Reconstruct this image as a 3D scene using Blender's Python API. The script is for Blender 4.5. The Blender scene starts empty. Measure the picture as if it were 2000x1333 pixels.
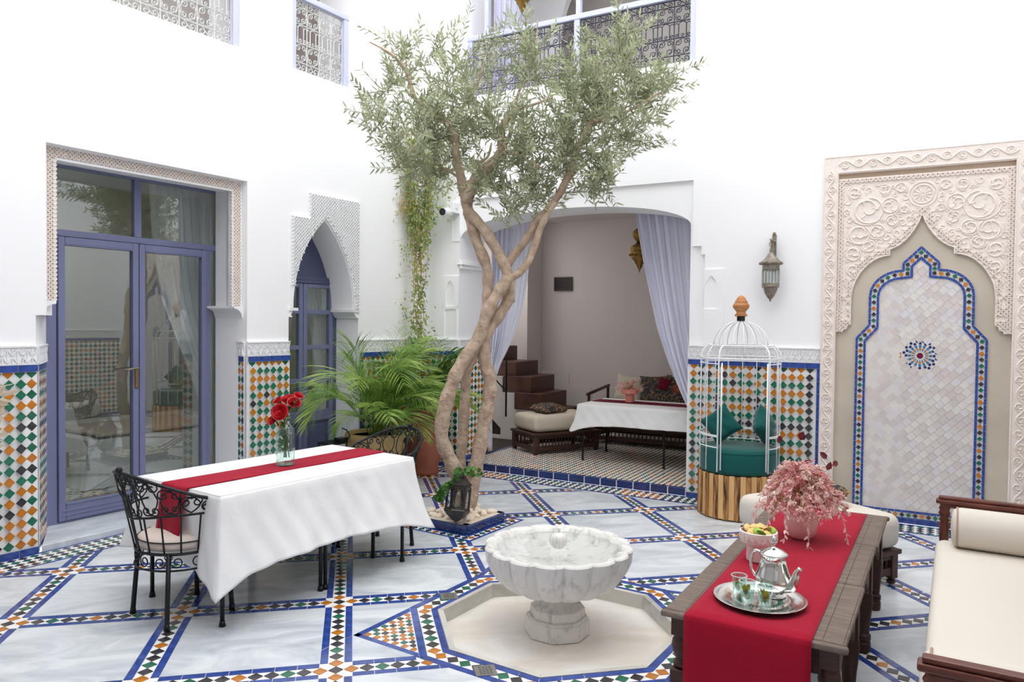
import bpy, bmesh, math, random
from mathutils import Matrix, Vector
sc = bpy.context.scene
PI = math.pi
def rad(a): return a*PI/180.0
random.seed(7)

# ---------------------------------------------------------------- camera, sky, exposure
EYE = 1.62
cam_d = bpy.data.cameras.new('camera'); cam = bpy.data.objects.new('camera', cam_d)
sc.collection.objects.link(cam)
_p, _r = rad(1.3782), rad(0.61905)
_fw = Vector((0, math.cos(_p), -math.sin(_p))); _up = Vector((0, math.sin(_p), math.cos(_p))); _rt = Vector((1, 0, 0))
_r2 = math.cos(_r)*_rt + math.sin(_r)*_up; _u2 = -math.sin(_r)*_rt + math.cos(_r)*_up
cam.matrix_world = Matrix(((_r2.x, _u2.x, -_fw.x, 0), (_r2.y, _u2.y, -_fw.y, 0), (_r2.z, _u2.z, -_fw.z, EYE), (0, 0, 0, 1)))
cam_d.sensor_width = 36; cam_d.lens = 36*1449.37/2000; cam_d.clip_end = 200; cam_d.clip_start = 0.05
sc.camera = cam
w = bpy.data.worlds.new('sky'); sc.world = w; w.use_nodes = True
bg = w.node_tree.nodes['Background']
bg.inputs[0].default_value = (0.975, 0.985, 1.0, 1); bg.inputs[1].default_value = 3.0
sc.view_settings.view_transform = 'Standard'; sc.view_settings.look = 'None'
sc.view_settings.exposure = 0.30; sc.view_settings.gamma = 1.0; sc.view_settings.use_curve_mapping = False
sc.cycles.use_denoising = True
sc.cycles.max_bounces = 12; sc.cycles.diffuse_bounces = 9; sc.cycles.glossy_bounces = 4
sc.cycles.transparent_max_bounces = 24; sc.cycles.caustics_reflective = False; sc.cycles.caustics_refractive = False
sun_d = bpy.data.lights.new('sun', 'SUN'); sun_d.energy = 0.25; sun_d.angle = rad(60); sun_d.color = (1.0, 0.97, 0.92)
stair_d = bpy.data.lights.new('stairwell_fill', 'AREA'); stair_d.energy = 20; stair_d.shape = 'RECTANGLE'; stair_d.size = 1.4; stair_d.size_y = 1.6; stair_d.color = (1.0, 0.97, 0.95)  # added fill light to lift the dim alcove, no real skylight behind it
sun = bpy.data.objects.new('sun', sun_d); sc.collection.objects.link(sun); sun.rotation_euler = (rad(18), rad(12), 0)

# ---------------------------------------------------------------- frames of the courtyard
def frame(x, y, a, z=0.0): return Matrix.Translation((x, y, z)) @ Matrix.Rotation(rad(a), 4, 'Z')
FL = frame(-3.2719, 5.0976, 56.6)       # left wall: x along the wall, y into the wall
FB = frame(1.5831, 7.0398, -29.4)       # back wall
FF = frame(0.2666, 4.0199, 12.05)       # floor grid, centred on the fountain basin
def bpt(s, n, z=0): return FB @ Vector((s, n, z))

stair_l = bpy.data.objects.new('stairwell_fill', stair_d); sc.collection.objects.link(stair_l); stair_l.matrix_world = FB @ Matrix.Translation((-3.6, 1.5, 3.08))

bed_d = bpy.data.lights.new('bedroom_fill', 'AREA'); bed_d.energy = 8; bed_d.size = 1.2; bed_d.color = (1.0, 0.96, 0.9)  # added fill to brighten the room behind the glass, no lamp fitting here
bed_l = bpy.data.objects.new('bedroom_fill', bed_d); sc.collection.objects.link(bed_l); bed_l.matrix_world = FL @ Matrix.Translation((1.2, 2.4, 3.15))

# ---------------------------------------------------------------- materials
MATS = {}
def nodes(name):
    m = bpy.data.materials.new(name); m.use_nodes = True; MATS[name] = m
    nt = m.node_tree; b = nt.nodes['Principled BSDF']; return m, nt, b
def srgb(c):
    return tuple((v/255/12.92) if v/255 <= 0.04045 else ((v/255+0.055)/1.055)**2.4 for v in c) + (1.0,)
def mat(name, col, rough=0.6, metal=0.0, bump=0.0, scale=20.0, var=0.0, spec=0.5, detail=3.0, sheen=0.0, coat=0.0, col2=None, stretch=None, vscale=None, alpha=1.0, coords='Object', dist=0.0, crease=False):
    m, nt, b = nodes(name); c = srgb(col)
    b.inputs['Base Color'].default_value = c; b.inputs['Roughness'].default_value = rough
    b.inputs['Metallic'].default_value = metal; b.inputs['Specular IOR Level'].default_value = spec
    if sheen: b.inputs['Sheen Weight'].default_value = sheen; b.inputs['Sheen Roughness'].default_value = 0.4
    if coat: b.inputs['Coat Weight'].default_value = coat; b.inputs['Coat Roughness'].default_value = 0.08
    if alpha < 1: b.inputs['Alpha'].default_value = alpha
    if bump or var or col2:
        tc = nt.nodes.new('ShaderNodeTexCoord'); mp = nt.nodes.new('ShaderNodeMapping')
        nt.links.new(tc.outputs[coords], mp.inputs[0])
        if stretch: mp.inputs['Scale'].default_value = stretch
        n = nt.nodes.new('ShaderNodeTexNoise'); n.inputs['Scale'].default_value = scale; n.inputs['Detail'].default_value = detail
        nt.links.new(mp.outputs[0], n.inputs[0])
        if bump:
            n.inputs['Distortion'].default_value = dist
            bp = nt.nodes.new('ShaderNodeBump'); bp.inputs['Strength'].default_value = bump; bp.inputs['Distance'].default_value = 0.02
            hs_ = n.outputs[0]
            if crease:
                a1 = nt.nodes.new('ShaderNodeMath'); a1.operation = 'SUBTRACT'; a1.inputs[1].default_value = 0.5; nt.links.new(hs_, a1.inputs[0])
                a2 = nt.nodes.new('ShaderNodeMath'); a2.operation = 'ABSOLUTE'; nt.links.new(a1.outputs[0], a2.inputs[0]); hs_ = a2.outputs[0]
            nt.links.new(hs_, bp.inputs['Height']); nt.links.new(bp.outputs[0], b.inputs['Normal'])
        if var or col2:
            n2 = nt.nodes.new('ShaderNodeTexNoise'); n2.inputs['Scale'].default_value = vscale or scale; n2.inputs['Detail'].default_value = detail
            nt.links.new(mp.outputs[0], n2.inputs[0])
            r = nt.nodes.new('ShaderNodeValToRGB'); r.color_ramp.elements[0].position = 0.32; r.color_ramp.elements[1].position = 0.68
            if col2: a, d = c, srgb(col2)
            else:
                a = tuple(v*(1-var) for v in c[:3])+(1,); d = tuple(min(1, v*(1+var)) for v in c[:3])+(1,)
            r.color_ramp.elements[0].color = a; r.color_ramp.elements[1].color = d
            nt.links.new(n2.outputs[0], r.inputs[0]); nt.links.new(r.outputs[0], b.inputs['Base Color'])
    return m
def marble(name, base, vein, scale=2.2, rough=0.25, amt=0.35, stretch=(1, 1, 1)):
    m, nt, b = nodes(name)
    tc = nt.nodes.new('ShaderNodeTexCoord'); mp = nt.nodes.new('ShaderNodeMapping'); mp.inputs['Scale'].default_value = stretch
    mp.inputs['Rotation'].default_value = (0, 0, 0.5)
    nt.links.new(tc.outputs['Object'], mp.inputs[0])
    oi = nt.nodes.new('ShaderNodeObjectInfo'); ad = nt.nodes.new('ShaderNodeVectorMath'); ad.operation = 'ADD'
    cb = nt.nodes.new('ShaderNodeCombineXYZ'); mu = nt.nodes.new('ShaderNodeMath'); mu.operation = 'MULTIPLY'; mu.inputs[1].default_value = 37.0
    nt.links.new(oi.outputs['Random'], mu.inputs[0])
    for i in range(3): nt.links.new(mu.outputs[0], cb.inputs[i])
    nt.links.new(mp.outputs[0], ad.inputs[0]); nt.links.new(cb.outputs[0], ad.inputs[1])
    n1 = nt.nodes.new('ShaderNodeTexNoise'); n1.inputs['Scale'].default_value = scale; n1.inputs['Detail'].default_value = 8; n1.inputs['Roughness'].default_value = 0.62; n1.inputs['Distortion'].default_value = 0.9
    nt.links.new(ad.outputs[0], n1.inputs[0])
    r = nt.nodes.new('ShaderNodeValToRGB')
    e = r.color_ramp.elements; e[0].position = 0.30; e[0].color = srgb(vein); e[1].position = 0.62; e[1].color = srgb(base)
    x = r.color_ramp.elements.new(0.47); x.color = tuple(srgb(vein)[i]*amt + srgb(base)[i]*(1-amt) for i in range(3))+(1,)
    nt.links.new(n1.outputs[0], r.inputs[0]); nt.links.new(r.outputs[0], b.inputs['Base Color'])
    b.inputs['Roughness'].default_value = rough
    n3 = nt.nodes.new('ShaderNodeTexNoise'); n3.inputs['Scale'].default_value = 3; nt.links.new(ad.outputs[0], n3.inputs[0])
    mr = nt.nodes.new('ShaderNodeMapRange'); mr.inputs[3].default_value = rough*0.6; mr.inputs[4].default_value = rough*1.7
    nt.links.new(n3.outputs[0], mr.inputs[0]); nt.links.new(mr.outputs[0], b.inputs['Roughness'])
    return m
def glassmat(name, tint, ior=1.5, boost=1.0, rough=0.0):
    m = bpy.data.materials.new(name); m.use_nodes = True; MATS[name] = m; nt = m.node_tree
    nt.nodes.clear(); o = nt.nodes.new('ShaderNodeOutputMaterial'); mx = nt.nodes.new('ShaderNodeMixShader')
    t = nt.nodes.new('ShaderNodeBsdfTransparent'); t.inputs[0].default_value = tint
    g = nt.nodes.new('ShaderNodeBsdfGlossy'); g.inputs[1].default_value = rough; g.inputs[0].default_value = (.95, 1, 1, 1)
    f = nt.nodes.new('ShaderNodeLayerWeight'); f.inputs[0].default_value = 0.5
    pw = nt.nodes.new('ShaderNodeMath'); pw.operation = 'POWER'; pw.inputs[1].default_value = 4.0; nt.links.new(f.outputs['Facing'], pw.inputs[0])
    r0 = ((ior-1)/(ior+1))**2*boost
    mu = nt.nodes.new('ShaderNodeMath'); mu.operation = 'MULTIPLY_ADD'; mu.inputs[1].default_value = 0.9-r0; mu.inputs[2].default_value = r0; mu.use_clamp = True
    nt.links.new(pw.outputs[0], mu.inputs[0]); nt.links.new(mu.outputs[0], mx.inputs[0])
    nt.links.new(t.outputs[0], mx.inputs[1]); nt.links.new(g.outputs[0], mx.inputs[2]); nt.links.new(mx.outputs[0], o.inputs[0])
    return m
def leafmat(name, c1, c2, rough=0.5, trans=0.35, scale=14.0):
    m = bpy.data.materials.new(name); m.use_nodes = True; MATS[name] = m; nt = m.node_tree
    b = nt.nodes['Principled BSDF']; o = nt.nodes['Material Output']; b.inputs['Roughness'].default_value = rough
    tc = nt.nodes.new('ShaderNodeTexCoord'); n = nt.nodes.new('ShaderNodeTexNoise'); n.inputs['Scale'].default_value = scale
    nt.links.new(tc.outputs['Object'], n.inputs[0])
    r = nt.nodes.new('ShaderNodeValToRGB'); r.color_ramp.elements[0].position = 0.35; r.color_ramp.elements[1].position = 0.65
    r.color_ramp.elements[0].color = srgb(c1); r.color_ramp.elements[1].color = srgb(c2)
    nt.links.new(n.outputs[0], r.inputs[0]); nt.links.new(r.outputs[0], b.inputs['Base Color'])
    t = nt.nodes.new('ShaderNodeBsdfTranslucent'); nt.links.new(r.outputs[0], t.inputs[0])
    mx = nt.nodes.new('ShaderNodeMixShader'); mx.inputs[0].default_value = trans
    nt.links.new(b.outputs[0], mx.inputs[1]); nt.links.new(t.outputs[0], mx.inputs[2]); nt.links.new(mx.outputs[0], o.inputs[0])
    return m
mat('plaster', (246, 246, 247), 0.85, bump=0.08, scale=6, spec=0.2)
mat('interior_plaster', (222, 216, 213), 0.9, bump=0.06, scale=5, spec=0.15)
mat('tadelakt', (203, 193, 176), 0.55, bump=0.12, scale=5, col2=(186, 176, 160), vscale=2.2)
mat('stucco', (238, 238, 239), 0.85, bump=0.15, scale=60, spec=0.2)
mat('carved_stucco', (236, 226, 218), 0.85, bump=0.2, scale=50, spec=0.2)
mat('gap_shade_beige', (196, 178, 158), 0.9)
mat('stucco_hollow_shade', (188, 188, 188), 0.9)
mat('grout', (234, 232, 230), 0.7)
mat('white_tile', (240, 240, 240), 0.22, var=0.06, scale=9)
mat('blue_tile', (44, 72, 148), 0.16, var=0.28, scale=16, coat=0.4)
mat('navy_tile', (22, 48, 112), 0.12, var=0.3, scale=8, coat=0.6)
mat('green_tile', (30, 104, 78), 0.16, var=0.3, scale=15, coat=0.4)
mat('orange_tile', (188, 116, 30), 0.18, var=0.2, scale=15, coat=0.4)
mat('black_tile', (52, 50, 54), 0.18, var=0.35, scale=15, coat=0.4)
mat('teal_tile', (70, 120, 160), 0.2); mat('wine_tile', (110, 22, 50), 0.2)
for i, c in enumerate([(214, 206, 202), (222, 217, 211), (209, 200, 198), (217, 213, 215)]):
    mat('cream_tile_%s' % 'abcd'[i], c, 0.3, var=0.05, scale=10)
marble('floor_marble', (226, 230, 233), (176, 184, 192), 2.0, 0.16, 0.45, (1, 2.4, 1))
marble('step_marble', (222, 227, 230), (180, 190, 198), 2.4, 0.2, 0.5, (1, 3, 1))
marble('fountain_marble', (228, 226, 221), (186, 182, 178), 16.0, 0.3, 0.10, (1.2, 1.2, 0.45))
marble('basin_marble', (236, 233, 227), (220, 210, 196), 1.6, 0.10, 0.5, (1, 2, 1))
marble('basin_wall_marble', (206, 203, 196), (170, 166, 160), 3.0, 0.25, 0.4)
mat('lavender_paint', (114, 119, 152), 0.42, var=0.04, scale=4)
mat('slate_blue_paint', (82, 88, 120), 0.45)
mat('pale_lavender_paint', (196, 199, 228), 0.5)
glassmat('window_glass', (0.90, 0.93, 0.92, 1), 1.75, 1.7)
glassmat('vase_glass', (0.86, 0.96, 0.93, 1), 1.6, 1.8)
glassmat('tea_glass', (0.90, 0.98, 0.96, 1), 1.6, 2.4)
glassmat('water', (0.965, 0.98, 0.975, 1), 1.33, 1.0, 0.02)
mat('tea_rim', (226, 240, 238), 0.08, alpha=0.6)
glassmat('lantern_glass', (0.9, 0.93, 0.93, 1), 1.5, 1.2)
mat('white_cloth', (238, 238, 237), 0.9, bump=0.55, scale=4.5, dist=0.35, crease=True, detail=5, sheen=0.2, spec=0.1)
mat('curtain_cloth', (222, 222, 236), 0.9, sheen=0.2, spec=0.1)
mat('red_cloth', (158, 26, 48), 0.9, sheen=0.12, bump=0.1, scale=30, spec=0.05)
mat('wine_cloth', (110, 22, 44), 0.85, spec=0.15)
mat('cream_cloth', (216, 209, 198), 0.9, bump=0.2, scale=5, spec=0.1)
mat('beige_cloth', (206, 196, 178), 0.9, bump=0.25, scale=7, spec=0.1)
mat('seat_cloth', (214, 200, 190), 0.85, bump=0.15, scale=8, spec=0.1)
mat('velvet', (20, 84, 80), 0.8, sheen=0.35, bump=0.1, scale=5, spec=0.15)
mat('sage_cloth', (98, 134, 110), 0.85, sheen=0.3, bump=0.15, scale=10, spec=0.1)
mat('piping_cloth', (176, 150, 136), 0.9)
mat('black_iron', (30, 31, 34), 0.42, metal=0.4, bump=0.2, scale=70, spec=0.5)
mat('rail_iron_dark', (62, 64, 76), 0.6, metal=0.2)
mat('rail_iron_overexposed', (206, 208, 206), 0.6)  # iron made pale, the overexposed look is put into its colour
mat('white_wire', (244, 244, 246), 0.35)
mat('steel', (150, 148, 142), 0.4, metal=0.6)
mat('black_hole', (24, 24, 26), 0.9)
mat('silver', (228, 226, 222), 0.12, metal=1.0)
mat('brass', (150, 118, 62), 0.32, metal=0.9, bump=0.5, scale=60)
mat('aged_metal', (128, 118, 106), 0.5, metal=0.6, bump=0.5, scale=70, col2=(160, 152, 140), vscale=30)
mat('dark_pewter', (70, 66, 62), 0.42, metal=0.6, bump=0.3, scale=50)
mat('dark_wood', (58, 34, 26), 0.5, bump=0.15, scale=30, col2=(74, 44, 32), stretch=(1, 1, 6), vscale=12)
mat('red_wood', (88, 42, 32), 0.32, bump=0.1, scale=30, col2=(108, 56, 42), stretch=(1, 1, 5), vscale=9)
mat('grey_wood', (124, 108, 96), 0.6, bump=0.35, scale=40, col2=(96, 82, 72), stretch=(10, 1, 1), vscale=7)
mat('stair_wood', (70, 40, 32), 0.45, bump=0.1, scale=20, col2=(92, 54, 42), stretch=(1, 3, 3), vscale=6)
mat('pale_wood', (226, 184, 128), 0.6, col2=(206, 158, 98), stretch=(14, 14, 1), vscale=3)
mat('burnt_wood', (200, 142, 80), 0.6, col2=(58, 30, 16), stretch=(26, 26, 3), vscale=2.2, scale=8)
mat('turned_wood', (204, 144, 86), 0.5, col2=(168, 106, 56), stretch=(2, 2, 30), vscale=3)
mat('bark', (198, 176, 154), 0.9, bump=0.9, scale=26, col2=(160, 138, 118), vscale=16)
mat('twig', (136, 120, 98), 0.9)
leafmat('olive_leaf', (128, 138, 104), (192, 198, 164), 0.45, 0.35, 9)
leafmat('palm_leaf', (104, 148, 58), (180, 204, 108), 0.4, 0.4, 6)
leafmat('palm_dark_leaf', (60, 100, 42), (112, 150, 62), 0.4, 0.3, 6)
leafmat('vine_leaf', (120, 148, 82), (186, 198, 120), 0.5, 0.4, 8)
leafmat('vine_stem', (196, 168, 100), (206, 150, 96), 0.7, 0.2, 5)
leafmat('ivy_leaf', (48, 96, 36), (96, 140, 62), 0.4, 0.3, 14)
leafmat('rose_leaf', (40, 84, 42), (96, 128, 66), 0.4, 0.2, 20)
leafmat('mint_leaf', (92, 160, 40), (170, 212, 80), 0.4, 0.45, 60)
leafmat('rose_petal', (176, 12, 24), (214, 30, 44), 0.5, 0.15, 20)
leafmat('pink_flower', (214, 128, 138), (240, 190, 192), 0.8, 0.3, 16)
leafmat('pale_flower', (244, 224, 216), (232, 196, 192), 0.8, 0.35, 16)
leafmat('deep_pink_flower', (178, 82, 100), (206, 112, 124), 0.8, 0.2, 16)
leafmat('pampas_plume', (236, 224, 202), (222, 206, 184), 0.9, 0.4, 16)
leafmat('wine_leaf', (90, 20, 34), (122, 34, 48), 0.5, 0.1, 16)
mat('terracotta', (176, 104, 80), 0.75, bump=0.25, scale=12, col2=(158, 92, 74), vscale=5)
mat('yellow_clay', (190, 164, 112), 0.8, bump=0.2, scale=12, col2=(172, 144, 96), vscale=4)
mat('soil', (92, 72, 56), 0.95, bump=0.8, scale=40)
mat('pebble', (242, 234, 222), 0.5, bump=0.2, scale=12, col2=(226, 204, 176), vscale=6)
mat('planter_mortar', (218, 206, 190), 0.85, bump=0.3, scale=20)
mat('blush_ceramic', (224, 180, 178), 0.35); mat('coral_ceramic', (222, 136, 122), 0.5)
mat('white_ceramic', (236, 226, 220), 0.55, bump=0.25, scale=60)
mat('pastry', (236, 206, 140), 0.7, bump=0.4, scale=60, col2=(216, 166, 92), vscale=30)
mat('green_icing', (150, 178, 66), 0.6)
mat('camera_white', (236, 236, 238), 0.4); mat('camera_black', (18, 18, 20), 0.2)
mat('picture_print', (42, 32, 30), 0.5, var=0.4, scale=18); mat('picture_frame', (66, 54, 46), 0.4)
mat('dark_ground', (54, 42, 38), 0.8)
mat('bedroom_wall', (206, 204, 198), 0.9); mat('bedroom_tile', (214, 208, 190), 0.4)
mat('rug', (150, 120, 98), 0.95, col2=(176, 150, 126), vscale=14, scale=14)
mat('brown_shutter', (112, 66, 52), 0.6)
mat('sheer_curtain', (240, 240, 240), 0.9, alpha=0.8)
def pattern(name, base, cols, scale=16.0):
    m, nt, b = nodes(name); b.inputs['Roughness'].default_value = 0.85
    tc = nt.nodes.new('ShaderNodeTexCoord'); v = nt.nodes.new('ShaderNodeTexVoronoi'); v.inputs['Scale'].default_value = scale
    n = nt.nodes.new('ShaderNodeTexNoise'); n.inputs['Scale'].default_value = scale*0.8; n.inputs['Distortion'].default_value = 2.5
    nt.links.new(tc.outputs['Object'], v.inputs[0]); nt.links.new(tc.outputs['Object'], n.inputs[0])
    r = nt.nodes.new('ShaderNodeValToRGB'); r.color_ramp.interpolation = 'CONSTANT'
    e = r.color_ramp.elements; e[0].position = 0; e[0].color = srgb(base); e[1].position = 0.56; e[1].color = srgb(cols[0])
    for i, c in enumerate(cols[1:]): x = e.new(0.62+0.06*i); x.color = srgb(c)
    x = e.new(0.42); x.color = srgb(cols[-1]); x = e.new(0.47); x.color = srgb(base)
    nt.links.new(n.outputs[0], r.inputs[0]); nt.links.new(r.outputs[0], b.inputs['Base Color']); return m
pattern('floral_cloth', (44, 50, 56), [(176, 132, 86), (120, 84, 56), (44, 50, 56)], 22)
pattern('paisley_cloth', (44, 88, 100), [(176, 70, 62), (208, 150, 110), (60, 110, 112)], 16)
pattern('red_floral_cloth', (120, 20, 34), [(160, 30, 44), (60, 16, 22), (150, 110, 60)], 14)

# ---------------------------------------------------------------- mesh helpers
COL = sc.collection
class MB:
    def __init__(s): s.v = []; s.f = []; s.m = []
    def add(s, verts, faces, mi=0):
        b = len(s.v); s.v.extend([tuple(p) for p in verts]); s.f.extend([tuple(i+b for i in f) for f in faces]); s.m.extend([mi]*len(faces)); return s
    def box(s, x0, x1, y0, y1, z0, z1, mi=0):
        return s.add([(x0,y0,z0),(x1,y0,z0),(x1,y1,z0),(x0,y1,z0),(x0,y0,z1),(x1,y0,z1),(x1,y1,z1),(x0,y1,z1)],
                     [(0,3,2,1),(4,5,6,7),(0,1,5,4),(1,2,6,5),(2,3,7,6),(3,0,4,7)], mi)
    def prism(s, poly, h0, h1, mp, mi=0, bottom=False):
        n = len(poly); vs = [mp(x, y, h0) for x, y in poly] + [mp(x, y, h1) for x, y in poly]
        fs = [tuple(range(n, 2*n))] + [(i, (i+1) % n, n+(i+1) % n, n+i) for i in range(n)]
        if bottom: fs.append(tuple(reversed(range(n))))
        return s.add(vs, fs, mi)
    def tube(s, pts, r, seg=8, mi=0, closed=False, caps=True):
        pts = [Vector(p) for p in pts]; n = len(pts)
        rs = r if isinstance(r, (list, tuple)) else [r]*n
        vs = []; up = None
        for i, p in enumerate(pts):
            if closed: t = pts[(i+1) % n]-pts[i-1]
            else: t = pts[min(i+1, n-1)]-pts[max(i-1, 0)]
            if t.length < 1e-9: t = Vector((0, 0, 1))
            t.normalize()
            if up is None:
                up = Vector((0, 0, 1)) if abs(t.z) < 0.9 else Vector((1, 0, 0))
            a = up - t*up.dot(t)
            if a.length < 1e-6: a = t.orthogonal()
            a.normalize(); up = a; b = t.cross(a)
            for k in range(seg):
                q = 2*PI*k/seg; vs.append(p+(a*math.cos(q)+b*math.sin(q))*rs[i])
        fs = []
        for i in range(n if closed else n-1):
            j = (i+1) % n
            for k in range(seg):
                l = (k+1) % seg; fs.append((i*seg+k, i*seg+l, j*seg+l, j*seg+k))
        if caps and not closed:
            fs.append(tuple(reversed(range(seg)))); fs.append(tuple((n-1)*seg+k for k in range(seg)))
        return s.add(vs, fs, mi)
    def lathe(s, prof, seg=24, c=(0, 0, 0), mi=0, lobes=0, amp=0.0, closed=False, rot=0.0):
        vs = []; n = len(prof)
        for (r, z) in prof:
            for k in range(seg):
                a = 2*PI*k/seg+rot; rr = r
                if lobes and amp:
                    rr = r*(1-amp+amp*abs(math.cos(lobes*a/2))**0.6)
                vs.append((c[0]+rr*math.cos(a), c[1]+rr*math.sin(a), c[2]+z))
        fs = []
        for i in range(n-1 if not closed else n):
            j = (i+1) % n
            for k in range(seg):
                l = (k+1) % seg; fs.append((i*seg+k, i*seg+l, j*seg+l, j*seg+k))
        if not closed:
            if prof[0][0] > 1e-4: fs.append(tuple(reversed(range(seg))))
            if prof[-1][0] > 1e-4: fs.append(tuple((n-1)*seg+k for k in range(seg)))
        return s.add(vs, fs, mi)
    def grid(s, nu, nv, fn, mi=0, cu=False):
        vs = [fn(i/nu if cu else i/nu, j/nv) for j in range(nv+1) for i in range(nu+(0 if cu else 1))]
        w_ = nu if cu else nu+1
        fs = []
        for j in range(nv):
            for i in range(nu):
                a = j*w_+i; b = j*w_+((i+1) % w_ if cu else i+1); fs.append((a, b, b+w_, a+w_))
        return s.add(vs, fs, mi)
    def ball(s, c, r, seg=10, rings=6, mi=0, sc_=(1, 1, 1)):
        prof = [(max(1e-5, r*math.sin(PI*i/rings)), -r*math.cos(PI*i/rings)) for i in range(rings+1)]
        b = len(s.v); s.lathe([(p, z*sc_[2]) for p, z in prof], seg, (0, 0, 0), mi)
        for i in range(b, len(s.v)):
            x, y, z = s.v[i]; s.v[i] = (c[0]+x*sc_[0], c[1]+y*sc_[1], c[2]+z)
        return s
    def xf(s, M, start=0):
        for i in range(start, len(s.v)): s.v[i] = tuple(M @ Vector(s.v[i]))
        return s
    def mesh(s, name, mats, smooth=False):
        me = bpy.data.meshes.new(name); me.from_pydata(s.v, [], s.f)
        for m in (mats if isinstance(mats, (list, tuple)) else [mats]): me.materials.append(MATS[m])
        if any(s.m): me.polygons.foreach_set('material_index', s.m)
        if smooth: me.polygons.foreach_set('use_smooth', [True]*len(s.f))
        me.update(); return me
def link(name, data, parent=None, M=None, loc=None, rz=None):
    o = bpy.data.objects.new(name, data); COL.objects.link(o)
    if parent is not None: o.parent = parent
    if M is not None: o.matrix_basis = M
    if loc is not None: o.location = loc
    if rz is not None: o.rotation_euler = (0, 0, rz)
    return o
def part(name, mb, mats, parent=None, M=None, smooth=False, auto=False, bevel=0.0, subd=0, loc=None, rz=None):
    o = link(name, mb.mesh(name, mats, smooth or auto), parent, M, loc, rz)
    if auto:
        try: o.data.set_sharp_from_angle(angle=rad(38))
        except Exception: pass
    if bevel:
        b = o.modifiers.new('bevel', 'BEVEL'); b.width = bevel; b.segments = 2; b.limit_method = 'ANGLE'; b.angle_limit = rad(40)
    if subd:
        b = o.modifiers.new('subd', 'SUBSURF'); b.levels = subd; b.render_levels = subd
    return o
def tag(o, label, cat, group=None):
    o['label'] = label; o['category'] = cat
    if group: o['group'] = group
    return o
def thing(name, label, cat, loc=(0, 0, 0), rz=0.0, group=None, M=None):
    o = bpy.data.objects.new(name, None); COL.objects.link(o); o.empty_display_size = 0.1
    if M is not None: o.matrix_basis = M
    else: o.location = loc; o.rotation_euler = (0, 0, rz)
    return tag(o, label, cat, group)
def structure(o): o['kind'] = 'structure'; return o
def stuff(o): o['kind'] = 'stuff'; return o
def dup(root, M, label=None, group=None):
    def cp(o, par):
        c = o.copy(); COL.objects.link(c); c.parent = par
        for ch in o.children: cp(ch, c)
        return c
    c = cp(root, None); c.matrix_basis = M
    if label: c['label'] = label
    if group: c['group'] = group
    return c
def FLOORMAP(x, y, h): return (x, y, h)
def WALLMAP(x, y, h): return (x, -h, y)
def plate(name, outer, holes, y0, y1, mats, M=None, parent=None):
    """a slab in the x,z plane with holes, between depths y0 and y1"""
    cu = bpy.data.curves.new(name, 'CURVE'); cu.dimensions = '2D'; cu.fill_mode = 'BOTH'; cu.extrude = abs(y1-y0)/2
    for poly in [outer]+holes:
        sp = cu.splines.new('POLY'); sp.points.add(len(poly)-1)
        for p, (x, z) in zip(sp.points, poly): p.co = (x, z, 0, 1)
        sp.use_cyclic_u = True
    tmp = bpy.data.objects.new('tmp', cu); COL.objects.link(tmp)
    dg = bpy.context.evaluated_depsgraph_get(); dg.update()
    me = bpy.data.meshes.new_from_object(tmp.evaluated_get(dg))
    COL.objects.unlink(tmp); bpy.data.objects.remove(tmp); bpy.data.curves.remove(cu)
    me.name = name; ym = (y0+y1)/2
    for v in me.vertices: x, z, d = v.co; v.co = (x, ym-d, z)
    me.materials.clear()
    for m in (mats if isinstance(mats, (list, tuple)) else [mats]): me.materials.append(MATS[m])
    for p in me.polygons: p.use_smooth = False
    me.update()
    return link(name, me, parent, M)
# convex clipping
def clip(poly, a, b, c):            # keep a*x+b*y <= c
    out = []
    for i in range(len(poly)):
        p, q = poly[i-1], poly[i]; dp = a*p[0]+b*p[1]-c; dq = a*q[0]+b*q[1]-c
        if (dp <= 0) != (dq <= 0):
            t = dp/(dp-dq); out.append((p[0]+(q[0]-p[0])*t, p[1]+(q[1]-p[1])*t))
        if dq <= 0: out.append(q)
    return out
def area(p): return abs(sum(p[i-1][0]*p[i][1]-p[i][0]*p[i-1][1] for i in range(len(p))))/2 if len(p) > 2 else 0
def clip_all(poly, planes):
    for pl in planes:
        poly = clip(poly, *pl)
        if len(poly) < 3: return []
    return poly
def subtract(polys, planes):        # remove the convex region {all planes <=}
    out = []
    for poly in polys:
        rest = poly
        for (a, b, c) in planes:
            o = clip(rest, -a, -b, -c)
            if area(o) > 1e-6: out.append(o)
            rest = clip(rest, a, b, c)
            if len(rest) < 3: break
    return out
def ngon(cx, cy, r, n, a0): return [(cx+r*math.cos(a0+2*PI*i/n), cy+r*math.sin(a0+2*PI*i/n)) for i in range(n)]
def planes_of(poly):                # poly counter-clockwise
    out = []
    for i in range(len(poly)):
        (x0, y0), (x1, y1) = poly[i-1], poly[i]; a, b = y1-y0, -(x1-x0); l = math.hypot(a, b)
        out.append((a/l, b/l, (a*x0+b*y0)/l))
    return out
def cam_size(M, p):
    q = cam_inv @ (M @ Vector(p)); 
    if q.z > -0.3: return 0
    x, y = q.x/-q.z, q.y/-q.z
    if abs(x) > 0.70 or abs(y) > 0.47: return 0.01/(-q.z)
    return 1.0/(-q.z)
cam_inv = cam.matrix_world.inverted()
TPL = {}
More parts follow.
